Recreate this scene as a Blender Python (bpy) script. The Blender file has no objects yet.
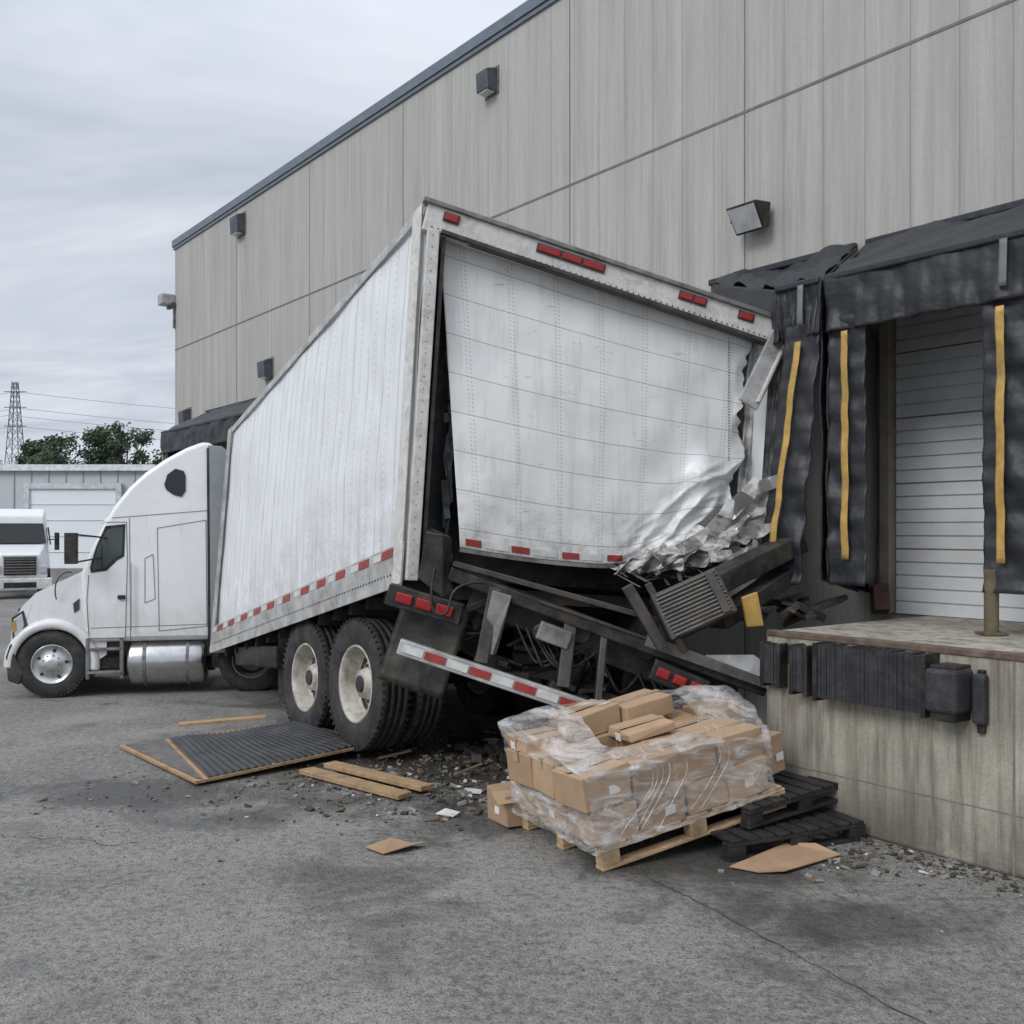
import bpy, math, random
from mathutils import Vector as V, Matrix, noise
random.seed(7)
sc=bpy.context.scene
R=random.uniform
# ------------------------------------------------------------------ node helpers
def new_mat(name):
    m=bpy.data.materials.new(name); m.use_nodes=True
    nt=m.node_tree; b=nt.nodes["Principled BSDF"]
    return m,nt,b
def mth(nt,op,a,b=None,clamp=False):
    n=nt.nodes.new("ShaderNodeMath"); n.operation=op; n.use_clamp=clamp
    for i,x in enumerate((a,b)):
        if x is None: continue
        if isinstance(x,(int,float)): n.inputs[i].default_value=x
        else: nt.links.new(x,n.inputs[i])
    return n.outputs[0]
def nz(nt,vec,scale,detail=5,rough=.6,dist=0):
    n=nt.nodes.new("ShaderNodeTexNoise"); n.inputs["Scale"].default_value=scale
    n.inputs["Detail"].default_value=min(detail,4); n.inputs["Roughness"].default_value=rough
    n.inputs["Distortion"].default_value=dist
    nt.links.new(vec,n.inputs["Vector"]); return n.outputs["Fac"]
def maprange(nt,x,a,b,c=0.,d=1.):
    n=nt.nodes.new("ShaderNodeMapRange"); nt.links.new(x,n.inputs[0])
    for i,k in enumerate((a,b,c,d)): n.inputs[i+1].default_value=k
    return n.outputs[0]
def mapping(nt,vec,scale=(1,1,1),loc=(0,0,0),rot=(0,0,0)):
    n=nt.nodes.new("ShaderNodeMapping"); nt.links.new(vec,n.inputs[0])
    n.inputs["Scale"].default_value=scale; n.inputs["Location"].default_value=loc; n.inputs["Rotation"].default_value=rot
    return n.outputs[0]
def mix(nt,f,a,b,mode='MIX'):
    n=nt.nodes.new("ShaderNodeMix"); n.data_type='RGBA'; n.blend_type=mode
    for i,x in ((0,f),(6,a),(7,b)):
        if isinstance(x,(int,float)): n.inputs[i].default_value=x
        elif isinstance(x,(tuple,list)): n.inputs[i].default_value=(*x[:3],1)
        else: nt.links.new(x,n.inputs[i])
    return n.outputs[2]
def bump(nt,b,h,strength=.3,dist=.01):
    n=nt.nodes.new("ShaderNodeBump"); n.inputs["Strength"].default_value=strength; n.inputs["Distance"].default_value=dist
    nt.links.new(h,n.inputs["Height"]); nt.links.new(n.outputs[0],b.inputs["Normal"])
def tc(nt,kind="Object"): return nt.nodes.new("ShaderNodeTexCoord").outputs[kind]
def simple(name,col,rough=.6,metal=0,var=.25,scale=6,dirt=0.,dirtcol=(.08,.07,.055),dscale=2.5,bmp=.15,bscale=40,bd=.005,spec=.5):
    m,nt,b=new_mat(name); o=tc(nt)
    f=maprange(nt,nz(nt,o,scale,2),.3,.7,1-var,1+var*.6)
    n=nt.nodes.new("ShaderNodeVectorMath"); n.operation='SCALE'; n.inputs[0].default_value=col; nt.links.new(f,n.inputs["Scale"])
    c=n.outputs[0]
    if dirt>0:
        d=maprange(nt,nz(nt,o,dscale,4,.75,.3),.45,.75,0,dirt)
        c=mix(nt,d,c,dirtcol)
    nt.links.new(c,b.inputs["Base Color"])
    b.inputs["Metallic"].default_value=metal
    b.inputs["Specular IOR Level"].default_value=spec
    b.inputs["Roughness"].default_value=rough
    if bmp>0: bump(nt,b,nz(nt,o,bscale,1),bmp,bd)
    return m
def frac_line(nt,x,n,w):
    f=mth(nt,'FRACT',mth(nt,'MULTIPLY',x,n))
    return mth(nt,'LESS_THAN',mth(nt,'ABSOLUTE',mth(nt,'SUBTRACT',f,.5)),w)
# ------------------------------------------------------------------ geometry helpers
def group(name,loc=(0,0,0),rotz=0):
    e=bpy.data.objects.new(name,None); sc.collection.objects.link(e)
    e.location=loc; e.rotation_euler=(0,0,rotz); e.empty_display_size=.3
    return e
def mk(name,vs,fs,mat,parent=None,smooth=False,bevel=0,uv=None,solid=0,seg=2):
    me=bpy.data.meshes.new(name); me.from_pydata([tuple(v) for v in vs],[],fs)
    if uv is not None:
        ul=me.uv_layers.new(name="UVMap")
        for l in me.loops: ul.data[l.index].uv=uv[l.vertex_index]
    if isinstance(mat,list):
        for m in mat: me.materials.append(m)
    else: me.materials.append(mat)
    if smooth:
        for p in me.polygons: p.use_smooth=True
    me.validate(); me.update()
    ob=bpy.data.objects.new(name,me); sc.collection.objects.link(ob)
    if parent: ob.parent=parent
    if solid:
        s=ob.modifiers.new("s",'SOLIDIFY'); s.thickness=solid; s.offset=0
    if bevel:
        bv=ob.modifiers.new("b",'BEVEL'); bv.width=bevel; bv.segments=seg; bv.limit_method='ANGLE'; bv.angle_limit=math.radians(35)
        if seg>2:
            for p in me.polygons: p.use_smooth=True
            w=ob.modifiers.new("wn",'WEIGHTED_NORMAL'); w.keep_sharp=False
    return ob
BF=[(0,3,2,1),(4,5,6,7),(0,1,5,4),(1,2,6,5),(2,3,7,6),(3,0,4,7)]
class MB:
    def __init__(s): s.v=[]; s.f=[]
    def add(s,vs,fs):
        o=len(s.v); s.v+= [V(v) for v in vs]; s.f+=[tuple(i+o for i in f) for f in fs]
    def box(s,c,size,M=None):
        x,y,z=[k/2 for k in size]; c=V(c)
        p=[V(q) for q in((-x,-y,-z),(x,-y,-z),(x,y,-z),(-x,y,-z),(-x,-y,z),(x,-y,z),(x,y,z),(-x,y,z))]
        if M is not None: p=[M@q for q in p]
        s.add([q+c for q in p],BF)
        return s
    def rng(s,x0,x1,y0,y1,z0,z1):
        return s.box(((x0+x1)/2,(y0+y1)/2,(z0+z1)/2),(abs(x1-x0),abs(y1-y0),abs(z1-z0)))
    def beam(s,a,b,w,h,up=(0,0,1)):
        a=V(a);b=V(b); d=(b-a); L=d.length; d.normalize(); sd=d.cross(V(up))
        if sd.length<1e-4: sd=d.cross(V((0,1,0)))
        sd.normalize(); u=sd.cross(d)
        M=Matrix((d,sd,u)).transposed()
        return s.box((a+b)/2,(L,w,h),M)
    def cyl(s,a,b,r,n=16,r2=None):
        a=V(a);b=V(b); d=(b-a).normalized(); x=d.orthogonal().normalized(); y=d.cross(x); r2=r if r2 is None else r2
        o=[]
        for k in range(n):
            t=2*math.pi*k/n; q=x*math.cos(t)+y*math.sin(t); o.append(a+q*r)
        for k in range(n):
            t=2*math.pi*k/n; q=x*math.cos(t)+y*math.sin(t); o.append(b+q*r2)
        fs=[(k,(k+1)%n,n+(k+1)%n,n+k) for k in range(n)]+[tuple(range(n))[::-1],tuple(range(n,2*n))]
        s.add(o,fs); return s
    def hexa(s,p8): s.add(p8,BF); return s
    def build(s,name,mat,parent=None,bevel=0,smooth=False,seg=2): return mk(name,s.v,s.f,mat,parent,smooth,bevel,seg=seg)
def patch(name,f,nu,nv,mat,parent=None,smooth=True,solid=0,tri=False):
    vs=[];uv=[]
    for j in range(nv+1):
        for i in range(nu+1):
            u=i/nu;v=j/nv; vs.append(f(u,v)); uv.append((u,v))
    fs=[]
    for j in range(nv):
        for i in range(nu):
            a,b,c,d=j*(nu+1)+i,j*(nu+1)+i+1,(j+1)*(nu+1)+i+1,(j+1)*(nu+1)+i
            if tri: fs+= [(a,b,c),(a,c,d)] if (i*7+j*3)%5<3 else [(a,b,d),(b,c,d)]
            else: fs.append((a,b,c,d))
    return mk(name,vs,fs,mat,parent,smooth,0,uv,solid)
def bil(a,b,c,d,u,v):
    return V(a)*(1-u)*(1-v)+V(b)*u*(1-v)+V(c)*u*v+V(d)*(1-u)*v
def crumple(a,b,c,d,amp,sc_=3.,seed=0,edge=0.,fold=None):
    a,b,c,d=map(V,(a,b,c,d)); n=(b-a).cross(d-a).normalized()
    def f(u,v):
        p=bil(a,b,c,d,u,v); q=p*sc_+V((seed*7.3,seed*3.1,seed))
        k=noise.noise(q)+.5*noise.noise(q*2.3)+.25*abs(noise.noise(q*5))
        p=p+n*amp*k
        if fold: p=p+n*fold(u,v)
        return p
    return f
def lathe(name,prof,c,axis,mat,parent,n=48,smooth=True):
    c=V(c);d=V(axis).normalized(); x=d.orthogonal().normalized(); y=d.cross(x); vs=[]
    for j,(a,r) in enumerate(prof):
        for k in range(n):
            t=2*math.pi*k/n
            vs.append(c+d*a+(x*math.cos(t)+y*math.sin(t))*r)
    m=len(prof)
    fs=[(j*n+k,j*n+(k+1)%n,(j+1)*n+(k+1)%n,(j+1)*n+k) for j in range(m-1) for k in range(n)]
    return mk(name,vs,fs,mat,parent,smooth)
def prism(name,prof,y0,y1,mat,parent,bevel=0,seg=3):
    n=len(prof); vs=[V((x,y0,z)) for x,z in prof]+[V((x,y1,z)) for x,z in prof]
    fs=[tuple(range(n)),tuple(range(n,2*n))[::-1]]+[(k,n+k,n+(k+1)%n,(k+1)%n) for k in range(n)]
    return mk(name,vs,fs,mat,parent,False,bevel,seg=seg)
# ------------------------------------------------------------------ materials
def m_wall():
    m,nt,b=new_mat("precast_concrete"); o=tc(nt)
    sx=nt.nodes.new("ShaderNodeSeparateXYZ"); nt.links.new(o,sx.inputs[0]); X=sx.outputs[0]
    st=nz(nt,mapping(nt,o,(2.2,2.2,.10)),2.0,4,.75)
    st2=nz(nt,mapping(nt,o,(14,14,.35)),1.0,4,.75)
    big=nz(nt,o,.35,2); fine=nz(nt,o,25,3,.7)
    c=mix(nt,maprange(nt,st,.32,.68),(.465,.457,.425),(.33,.322,.295))
    c=mix(nt,maprange(nt,st2,.46,.72,0,.6),c,(.235,.23,.207))
    c=mix(nt,maprange(nt,big,.35,.7,0,.35),c,(.465,.46,.43))
    c=mix(nt,maprange(nt,fine,.4,.8,0,.35),c,(.28,.275,.25))
    g=frac_line(nt,X,1/.41,.014)
    c=mix(nt,mth(nt,'MULTIPLY',g,.45),c,(.18,.175,.16))
    nt.links.new(c,b.inputs["Base Color"]); b.inputs["Roughness"].default_value=.9
    h=mth(nt,'SUBTRACT',mth(nt,'MULTIPLY',st2,.5),g)
    bump(nt,b,h,.3,.015); return m
def m_dock():
    m,nt,b=new_mat("dock_concrete"); o=tc(nt)
    st=nz(nt,mapping(nt,o,(9,9,.6)),1.0,4,.75); big=nz(nt,o,1.6,4,.65,.3); fine=nz(nt,o,45,3,.7)
    c=mix(nt,maprange(nt,big,.35,.68),(.47,.435,.36),(.30,.275,.225))
    c=mix(nt,maprange(nt,st,.45,.66,0,.85),c,(.13,.11,.085))
    c=mix(nt,maprange(nt,fine,.45,.8,0,.5),c,(.2,.185,.155))
    s=nt.nodes.new("ShaderNodeSeparateXYZ"); nt.links.new(o,s.inputs[0])
    low=mth(nt,'MULTIPLY',maprange(nt,s.outputs[2],.0,.4,1,0),maprange(nt,big,.32,.55))
    c=mix(nt,mth(nt,'MULTIPLY',low,.8),c,(.09,.08,.062))
    nt.links.new(c,b.inputs["Base Color"]); b.inputs["Roughness"].default_value=.9
    bump(nt,b,mth(nt,'ADD',fine,big),.45,.012); return m
def m_ground():
    m,nt,b=new_mat("worn_asphalt"); o=tc(nt)
    ag=nz(nt,o,75,1,.8); ag2=nz(nt,o,20,3,.8); mid=nz(nt,o,1.3,4,.75,.5); big=nz(nt,mapping(nt,o,(1,1,1),(3.1,7.7,0)),.30,4,.65,.6)
    c=mix(nt,maprange(nt,mid,.35,.65),(.16,.153,.14),(.28,.265,.24))
    c=mix(nt,maprange(nt,big,.42,.6,0,.6),c,(.135,.13,.12))
    c=mix(nt,maprange(nt,ag2,.45,.68,0,.75),c,(.32,.305,.275))
    c=mix(nt,maprange(nt,ag2,.46,.34,0,.7),c,(.07,.068,.064))
    c=mix(nt,maprange(nt,ag,.52,.7,0,.85),c,(.06,.058,.055))
    st=nz(nt,mapping(nt,o,(1,1,1),(11.3,2.2,0)),.75,4,.7,.9)
    stain=maprange(nt,st,.54,.66)
    c=mix(nt,mth(nt,'MULTIPLY',stain,.6),c,(.065,.062,.057))
    sx=nt.nodes.new("ShaderNodeSeparateXYZ"); nt.links.new(o,sx.inputs[0])
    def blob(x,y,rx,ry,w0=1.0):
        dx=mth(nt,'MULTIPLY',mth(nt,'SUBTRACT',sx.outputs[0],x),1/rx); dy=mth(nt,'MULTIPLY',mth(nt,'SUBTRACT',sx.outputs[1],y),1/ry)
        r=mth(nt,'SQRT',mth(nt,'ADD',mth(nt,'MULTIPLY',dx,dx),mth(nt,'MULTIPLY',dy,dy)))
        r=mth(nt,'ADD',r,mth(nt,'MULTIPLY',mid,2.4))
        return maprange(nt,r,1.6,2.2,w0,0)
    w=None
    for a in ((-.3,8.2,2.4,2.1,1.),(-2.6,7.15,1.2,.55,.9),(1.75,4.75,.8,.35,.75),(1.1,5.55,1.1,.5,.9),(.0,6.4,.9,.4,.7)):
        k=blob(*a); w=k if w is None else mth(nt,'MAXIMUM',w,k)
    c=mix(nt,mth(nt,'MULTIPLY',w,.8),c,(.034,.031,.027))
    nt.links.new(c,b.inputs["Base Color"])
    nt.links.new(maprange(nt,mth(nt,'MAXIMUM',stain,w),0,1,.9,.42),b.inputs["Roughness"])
    bump(nt,b,mth(nt,'ADD',mth(nt,'MULTIPLY',ag,-1),mth(nt,'MULTIPLY',ag2,2)),.7,.012); return m
def m_door():
    m,nt,b=new_mat("rear_door_paint"); uv=tc(nt,"UV"); o=tc(nt)
    s=nt.nodes.new("ShaderNodeSeparateXYZ"); nt.links.new(uv,s.inputs[0]); U=s.outputs[0];Vv=s.outputs[1]
    seam=frac_line(nt,Vv,8,.010)
    riv=mth(nt,'MULTIPLY',frac_line(nt,U,7,.018),frac_line(nt,Vv,72,.2))
    riv2=mth(nt,'MULTIPLY',frac_line(nt,mth(nt,'ADD',U,.012),7,.014),frac_line(nt,Vv,72,.2))
    d=nz(nt,o,1.5,4,.75,.3); st=nz(nt,mapping(nt,o,(10,10,.8)),1,4,.75)
    c=mix(nt,maprange(nt,d,.4,.75,0,.45),(.77,.775,.77),(.56,.545,.51))
    c=mix(nt,maprange(nt,st,.52,.78,0,.5),c,(.40,.37,.33))
    low=mth(nt,'MULTIPLY',maprange(nt,Vv,.0,.30,1,0),maprange(nt,nz(nt,o,7,4,.75),.44,.68))
    c=mix(nt,mth(nt,'MULTIPLY',low,.6),c,(.22,.19,.155))
    sc1=maprange(nt,nz(nt,mapping(nt,o,(2,2,14),(0,0,0),(0,.3,0)),1.6,4,.8),.64,.69)
    c=mix(nt,mth(nt,'MULTIPLY',sc1,.5),c,(.2,.18,.16))
    c=mix(nt,mth(nt,'MULTIPLY',seam,.65),c,(.14,.14,.135))
    c=mix(nt,mth(nt,'MULTIPLY',mth(nt,'MAXIMUM',riv,riv2),.45),c,(.25,.24,.22))
    nt.links.new(c,b.inputs["Base Color"]); b.inputs["Roughness"].default_value=.36
    h=mth(nt,'SUBTRACT',mth(nt,'MULTIPLY',nz(nt,o,3,2),1.2),seam)
    bump(nt,b,h,.35,.02); return m
def m_side():
    m,nt,b=new_mat("trailer_side_paint"); uv=tc(nt,"UV"); o=tc(nt)
    s=nt.nodes.new("ShaderNodeSeparateXYZ"); nt.links.new(uv,s.inputs[0]); U=s.outputs[0];Vv=s.outputs[1]
    riv=mth(nt,'MULTIPLY',frac_line(nt,mth(nt,'ADD',U,.006),16,.03),frac_line(nt,Vv,46,.2))
    ln=frac_line(nt,U,16,.012)
    d=nz(nt,o,1.2,4,.75,.3); st=nz(nt,mapping(nt,o,(12,12,.5)),1,4,.75)
    c=mix(nt,maprange(nt,d,.4,.75,0,.5),(.77,.785,.80),(.58,.585,.59))
    c=mix(nt,maprange(nt,st,.5,.8,0,.5),c,(.42,.41,.39))
    low=mth(nt,'MULTIPLY',maprange(nt,Vv,.1,.4,1,0),maprange(nt,nz(nt,o,5,4,.75),.4,.66))
    c=mix(nt,mth(nt,'MULTIPLY',low,.45),c,(.28,.26,.23))
    c=mix(nt,mth(nt,'MULTIPLY',ln,.45),c,(.32,.32,.32))
    c=mix(nt,mth(nt,'MULTIPLY',riv,.4),c,(.3,.29,.28))
    nt.links.new(c,b.inputs["Base Color"]); b.inputs["Roughness"].default_value=.36
    bump(nt,b,mth(nt,'SUBTRACT',mth(nt,'MULTIPLY',nz(nt,o,2.5,2),1.6),ln),.35,.015); return m
def m_wrap():
    m=bpy.data.materials.new("stretch_wrap"); m.use_nodes=True; nt=m.node_tree; nt.nodes.clear()
    out=nt.nodes.new("ShaderNodeOutputMaterial"); o=tc(nt)
    p=nt.nodes.new("ShaderNodeBsdfPrincipled"); p.inputs["Base Color"].default_value=(.70,.68,.66,1); p.inputs["Roughness"].default_value=.26
    t=nt.nodes.new("ShaderNodeBsdfTransparent"); mx=nt.nodes.new("ShaderNodeMixShader")
    ff=nz(nt,mapping(nt,o,(2.2,2.2,7),(0,0,0),(.6,.35,.2)),1.5,4,.68,1.2)
    f=maprange(nt,ff,.43,.66,.12,.72)
    nt.links.new(f,mx.inputs[0]); nt.links.new(t.outputs[0],mx.inputs[1]); nt.links.new(p.outputs[0],mx.inputs[2]); nt.links.new(mx.outputs[0],out.inputs[0])
    n=nt.nodes.new("ShaderNodeBump"); n.inputs["Strength"].default_value=.8; n.inputs["Distance"].default_value=.02
    nt.links.new(ff,n.inputs["Height"]); nt.links.new(n.outputs[0],p.inputs["Normal"])
    return m
def m_wood(name,a,b_):
    m,nt,b=new_mat(name); o=tc(nt)
    g=nz(nt,mapping(nt,o,(2,14,14),(0,0,0),(0,0,.5)),2.5,4,.7,.6)
    c=mix(nt,maprange(nt,g,.35,.7),a,b_); c=mix(nt,maprange(nt,nz(nt,o,5,4),.5,.72,0,.6),c,(.14,.10,.065))
    nt.links.new(c,b.inputs["Base Color"]); b.inputs["Roughness"].default_value=.8; bump(nt,b,g,.3,.01); return m
def m_cab():
    m,nt,b=new_mat("cab_paint_white"); o=tc(nt)
    s=nt.nodes.new("ShaderNodeSeparateXYZ"); nt.links.new(o,s.inputs[0])
    d=nz(nt,o,3,4,.75,.3); st=nz(nt,mapping(nt,o,(14,14,1.2)),1,3,.7)
    c=mix(nt,maprange(nt,d,.4,.75,0,.3),(.79,.80,.81),(.6,.59,.56))
    low=mth(nt,'MULTIPLY',maprange(nt,s.outputs[2],.5,1.15,1,0),maprange(nt,d,.32,.6))
    c=mix(nt,mth(nt,'MULTIPLY',low,.5),c,(.36,.33,.29))
    c=mix(nt,maprange(nt,st,.58,.8,0,.4),c,(.5,.48,.45))
    nt.links.new(c,b.inputs["Base Color"]); b.inputs["Roughness"].default_value=.25; return m
WALL=m_wall(); DOCK=m_dock(); GROUND=m_ground(); DOOR=m_door(); SIDE=m_side(); WRAP=m_wrap(); CABW=m_cab()
WOOD=m_wood("pallet_wood",(.56,.40,.23),(.38,.25,.14)); OLDW=m_wood("plank_wood",(.46,.30,.16),(.26,.17,.09))
JOINT=simple("joint_sealant",(.18,.175,.16),.9,bmp=0); COPING=simple("coping_metal",(.15,.18,.21),.45,.3,.15,bmp=0)
VINYL=simple("shelter_vinyl",(.020,.022,.026),.52,0,.25,2,.22,(.075,.073,.068),1.1,.4,14,.02)
VINYLG=simple("shelter_patch_grey",(.16,.16,.16),.6)
YEL=simple("yellow_stripe",(.50,.31,.08),.65,0,.25,8,.7,(.16,.12,.06),6)
DOORW=simple("overhead_door_white",(.66,.68,.70),.5,0,.1,2,.35,(.38,.36,.33),1.5,.0)
BEIGE=simple("door_frame_beige",(.34,.31,.26),.6,0,.25,5,.5)
BLACK=simple("black_steel",(.020,.020,.021),.5,.2,.4,8,.85,(.10,.083,.062),4,.3,30)
DARKG=simple("dark_steel",(.060,.060,.060),.55,.4,.4,8,.85,(.12,.083,.055),4,.3,30)
GREY=simple("grey_steel",(.24,.235,.22),.55,.4,.3,7,.9,(.08,.06,.045),5,.3,30)
ALU=simple("aluminium_rail",(.50,.50,.49),.45,.3,.25,7,.8,(.2,.17,.13),5,.2,30)
FRAMEW=simple("white_frame",(.66,.65,.62),.5,0,.2,5,.8,(.24,.2,.15),5,.25,25)
RED=simple("red_tape",(.33,.04,.035),.4,0,.2,10,.65,(.12,.07,.06),12,.0)
WHT=simple("white_tape",(.62,.62,.6),.4,0,.15,10,.5,(.3,.27,.24),12,.0)
LAMP=simple("red_lens",(.33,.015,.015),.2,0,.2,20,.4,(.06,.02,.02),10,.0)
TYRE=simple("tyre_rubber",(.023,.023,.023),.8,0,.3,12,.8,(.085,.078,.068),5,.3,60)
RIM=simple("wheel_rim",(.52,.49,.43),.5,.1,.2,8,1.,(.15,.11,.075),5,.15,30)
RIMS=simple("polished_rim",(.6,.6,.6),.3,.8,.15,8,.5,(.2,.2,.2),7,.0)
CABG=simple("cab_fairing_grey",(.27,.29,.31),.4,0,.15,3,.4,(.18,.18,.18),3,0)
GLASS=simple("dark_glass",(.015,.018,.02),.06,0,.1,3,0,bmp=0)
CHROME=simple("chrome",(.62,.62,.62),.25,1.,.1,3,.5,(.3,.28,.25),4,0)
BUMP_=simple("dock_bumper_rubber",(.026,.027,.031),.75,0,.4,15,.6,(.08,.075,.07),6,.5,50)
RUST=simple("rusty_angle",(.16,.12,.09),.8,.2,.5,10,.7,(.09,.05,.03),6,.4,40)
CARD=simple("cardboard",(.38,.25,.15),.85,0,.14,5,.4,(.25,.155,.09),3,.0,60)
CARD2=simple("cardboard_pale",(.44,.30,.185),.85,0,.12,5,.4,(.28,.18,.11),3,.0,60)
CARDE=simple("cardboard_dark",(.17,.105,.06),.85,bmp=0)
LABEL=simple("paper_label",(.72,.71,.68),.7,0,.08,bmp=0)
PLB=simple("black_plastic",(.02,.02,.022),.5,0,.3,10,.6,(.08,.072,.065),6,.2)
PAPER=simple("paper_scrap",(.62,.6,.56),.8,bmp=0)
MAT_=simple("ribbed_rubber",(.028,.029,.032),.5,0,.3,6,.6,(.085,.08,.072),3,.2,30)
LIGHTB=simple("fixture_housing",(.085,.095,.11),.5,.3)
LENS=simple("fixture_lens",(.5,.52,.53),.2,0,.1,bmp=0)
# ------------------------------------------------------------------ ground
mk("ground",[(-900,-60,0),(900,-60,0),(900,1500,0),(-900,1500,0)],[(0,1,2,3)],GROUND)
CRK=simple("crack_fill",(.05,.048,.044),.9,bmp=0)
def crack(pts,w,jit=.02,n=26,name="pavement_crack"):
    pts=[V((*p,0)) for p in pts]; out=[]
    for a,b_ in zip(pts,pts[1:]):
        for k in range(n):
            t=k/n; p=a.lerp(b_,t); d=(b_-a).normalized(); nn=V((-d.y,d.x,0)); o=jit*(noise.noise(p*6)+.5*noise.noise(p*19)); out.append((p+nn*o,nn,w*(.5+abs(noise.noise(p*9))*1.3)))
    vs=[]
    for p,nn,ww in out: vs+=[p+nn*ww/2+V((0,0,.004)),p-nn*ww/2+V((0,0,.004))]
    mk(name,vs,[(2*i,2*i+1,2*i+3,2*i+2) for i in range(len(out)-1)],CRK)
crack([(.72,5.4),(1.05,4.8),(1.55,3.80),(1.9,3.0)],.008,.02)
crack([(-5.2,7.4),(-3.4,6.2),(-2.2,5.9)],.008,.12)
# ------------------------------------------------------------------ warehouse
WROT=math.atan2(.7935,-.6086); WLOC=(4.32,6.56,0)
def wl(t,s,z): return V((WLOC[0]-.6086*t-.7935*s, WLOC[1]+.7935*t-.6086*s, z))
wb=group("warehouse_building",WLOC,WROT)
MB().rng(-14,19.14,-24,0,0,8.02).build("walls",WALL,wb)
MB().rng(-14.06,19.2,-24,.05,8.02,8.16).rng(-14.06,19.18,-24,.03,7.96,8.017).build("roof_coping",COPING,wb)
b=MB()
for t in (-2.6,.6,3.52,6.02,9.64,12.6,15.7): b.rng(t-.007,t+.007,-.01,.004,0,7.95)
b.rng(-14,19.13,-.01,.006,5.768,5.792)
b.build("panel_joints",JOINT,wb)
b=MB(); z=1.2; t0,t1=-.9,1.95
while z<3.75:
    b.rng(t0,t1,0,.035,z,z+.092); b.rng(t0,t1,0,.018,z+.092,z+.105); z+=.105
b.build("overhead_door",DOORW,wb)
b=MB(); 
for k in (5,10,15,20): b.rng(t0,t1,0.005,.0345,1.2+.105*k-.016,1.2+.105*k-.003)
b.build("door_section_gap",JOINT,wb)
MB().rng(1.96,2.05,0,.12,1.2,3.9).rng(2.05,2.14,0,.06,1.2,3.9).build("door_frame",BEIGE,wb,.006)
MB().rng(-.9,2.14,0,.1,3.76,3.95).build("door_head",BEIGE,wb,.006)
def wall_light(t,z,w,h,d=.18):
    g=group("wall_light")
    g.location=wl(t,0,z); g.rotation_euler=(0,0,WROT)
    b=MB(); b.hexa([(-w/2,0,-h/2),(w/2,0,-h/2),(w/2,d*.9,-h/2),(-w/2,d*.9,-h/2),(-w/2,0,h/2),(w/2,0,h/2),(w/2,d,h*.32),(-w/2,d,h*.32)])
    b.build("housing",LIGHTB,g,.012)
    MB().rng(-w*.4,w*.4,.03,d*.85,-h/2-.012,-h/2-.002).build("lens",LENS,g)
    MB().rng(-w*.6,w*.6,-.005,.015,-h*.6,h*.55).build("back_plate",GREY,g)
wall_light(7.50,7.47,.24,.30); wall_light(15.45,7.62,.34,.38); wall_light(14.2,4.75,.3,.34); wall_light(18.3,4.25,.3,.36)
g=group("security_camera"); g.location=wl(19.1,0,6.75); g.rotation_euler=(0,0,WROT)
MB().rng(-.05,.3,.02,.1,-.05,.05).build("arm",LIGHTB,g); MB().rng(.0,.30,.0,.30,.0,.24).build("housing",ALU,g,.03)
MB().rng(-.02,.04,0,.05,-.5,.02).build("conduit",GREY,g)
g=group("floodlight"); g.location=wl(3.32,0,4.72); g.rotation_euler=(0,0,WROT)
b=MB(); b.hexa([(-.15,.08,-.11),(.16,.08,-.11),(.17,.16,-.14),(-.16,.16,-.14),(-.15,.06,.12),(.16,.06,.12),(.18,.30,.09),(-.17,.30,.09)]); b.build("housing",BLACK,g,.012)
b=MB(); b.hexa([(-.135,.172,-.125),(.145,.172,-.125),(.145,.180,-.128),(-.135,.180,-.128),(-.145,.296,.065),(.155,.296,.065),(.155,.306,.062),(-.145,.306,.062)]); b.build("lens",simple("flood_lens",(.50,.51,.51),.15,bmp=0),g)
MB().rng(-.07,.09,0,.08,-.06,.06).rng(.185,.205,0,.2,-.02,.02).build("bracket",DARKG,g)
# ------------------------------------------------------------------ dock
dk=group("loading_dock",WLOC,WROT)
MB().rng(-9,1.70,-.02,2.0,0,1.195).build("platform",DOCK,dk,.02)
MB().rng(-9,1.69,1.93,2.010,1.165,1.204).build("edge_angle",RUST,dk,.006)
b=MB()
for t in (.05,-2.4): b.rng(t-.006,t+.006,1.99,2.004,0,1.16)
b.rng(-9,1.7,1.99,2.003,.332,.338)
b.build("form_joints",simple("dock_joint",(.2,.19,.165),.9,bmp=0),dk)
def bumper(t0,t1,z0,z1,s1,lam=True):
    g=group("dock_bumper",WLOC,WROT); b=MB()
    if lam:
        t=t0+.03
        while t<t1-.03:
            k=R(-.004,.004); b.rng(t,t+.0105,2.0,s1+k,z0+R(0,.006),z1+R(-.006,.006)); t+=.0125
        b.build("laminated_pads",BUMP_,g)
        MB().rng(t0,t0+.028,2.0,s1+.01,z0-.02,z1+.01).rng(t1-.028,t1,2.0,s1+.01,z0-.02,z1+.01).build("end_angles",BLACK,g,.004)
    else:
        MB().rng(t0,t1,2.0,s1,z0,z1).build("pad",BUMP_,g,.02)
        MB().rng(t0+.02,t1-.02,1.99,s1-.03,z0-.05,z1+.02).build("back_plate",BLACK,g,.005)
bumper(.47,1.22,.83,1.16,2.15); bumper(.27,.455,.86,1.10,2.2,False); bumper(.18,.26,.80,1.08,2.06,False)
bumper(1.28,1.42,.84,1.13,2.12); bumper(1.52,1.68,.86,1.12,2.08)
g=group("dock_bumper",WLOC,WROT); MB().rng(1.22,1.28,2.0,2.06,.86,1.1).build("anchor_plate",BLACK,g,.005); MB().rng(1.22,1.50,2.0,2.03,1.0,1.12).build("anchor_rail",BLACK,g)
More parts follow.
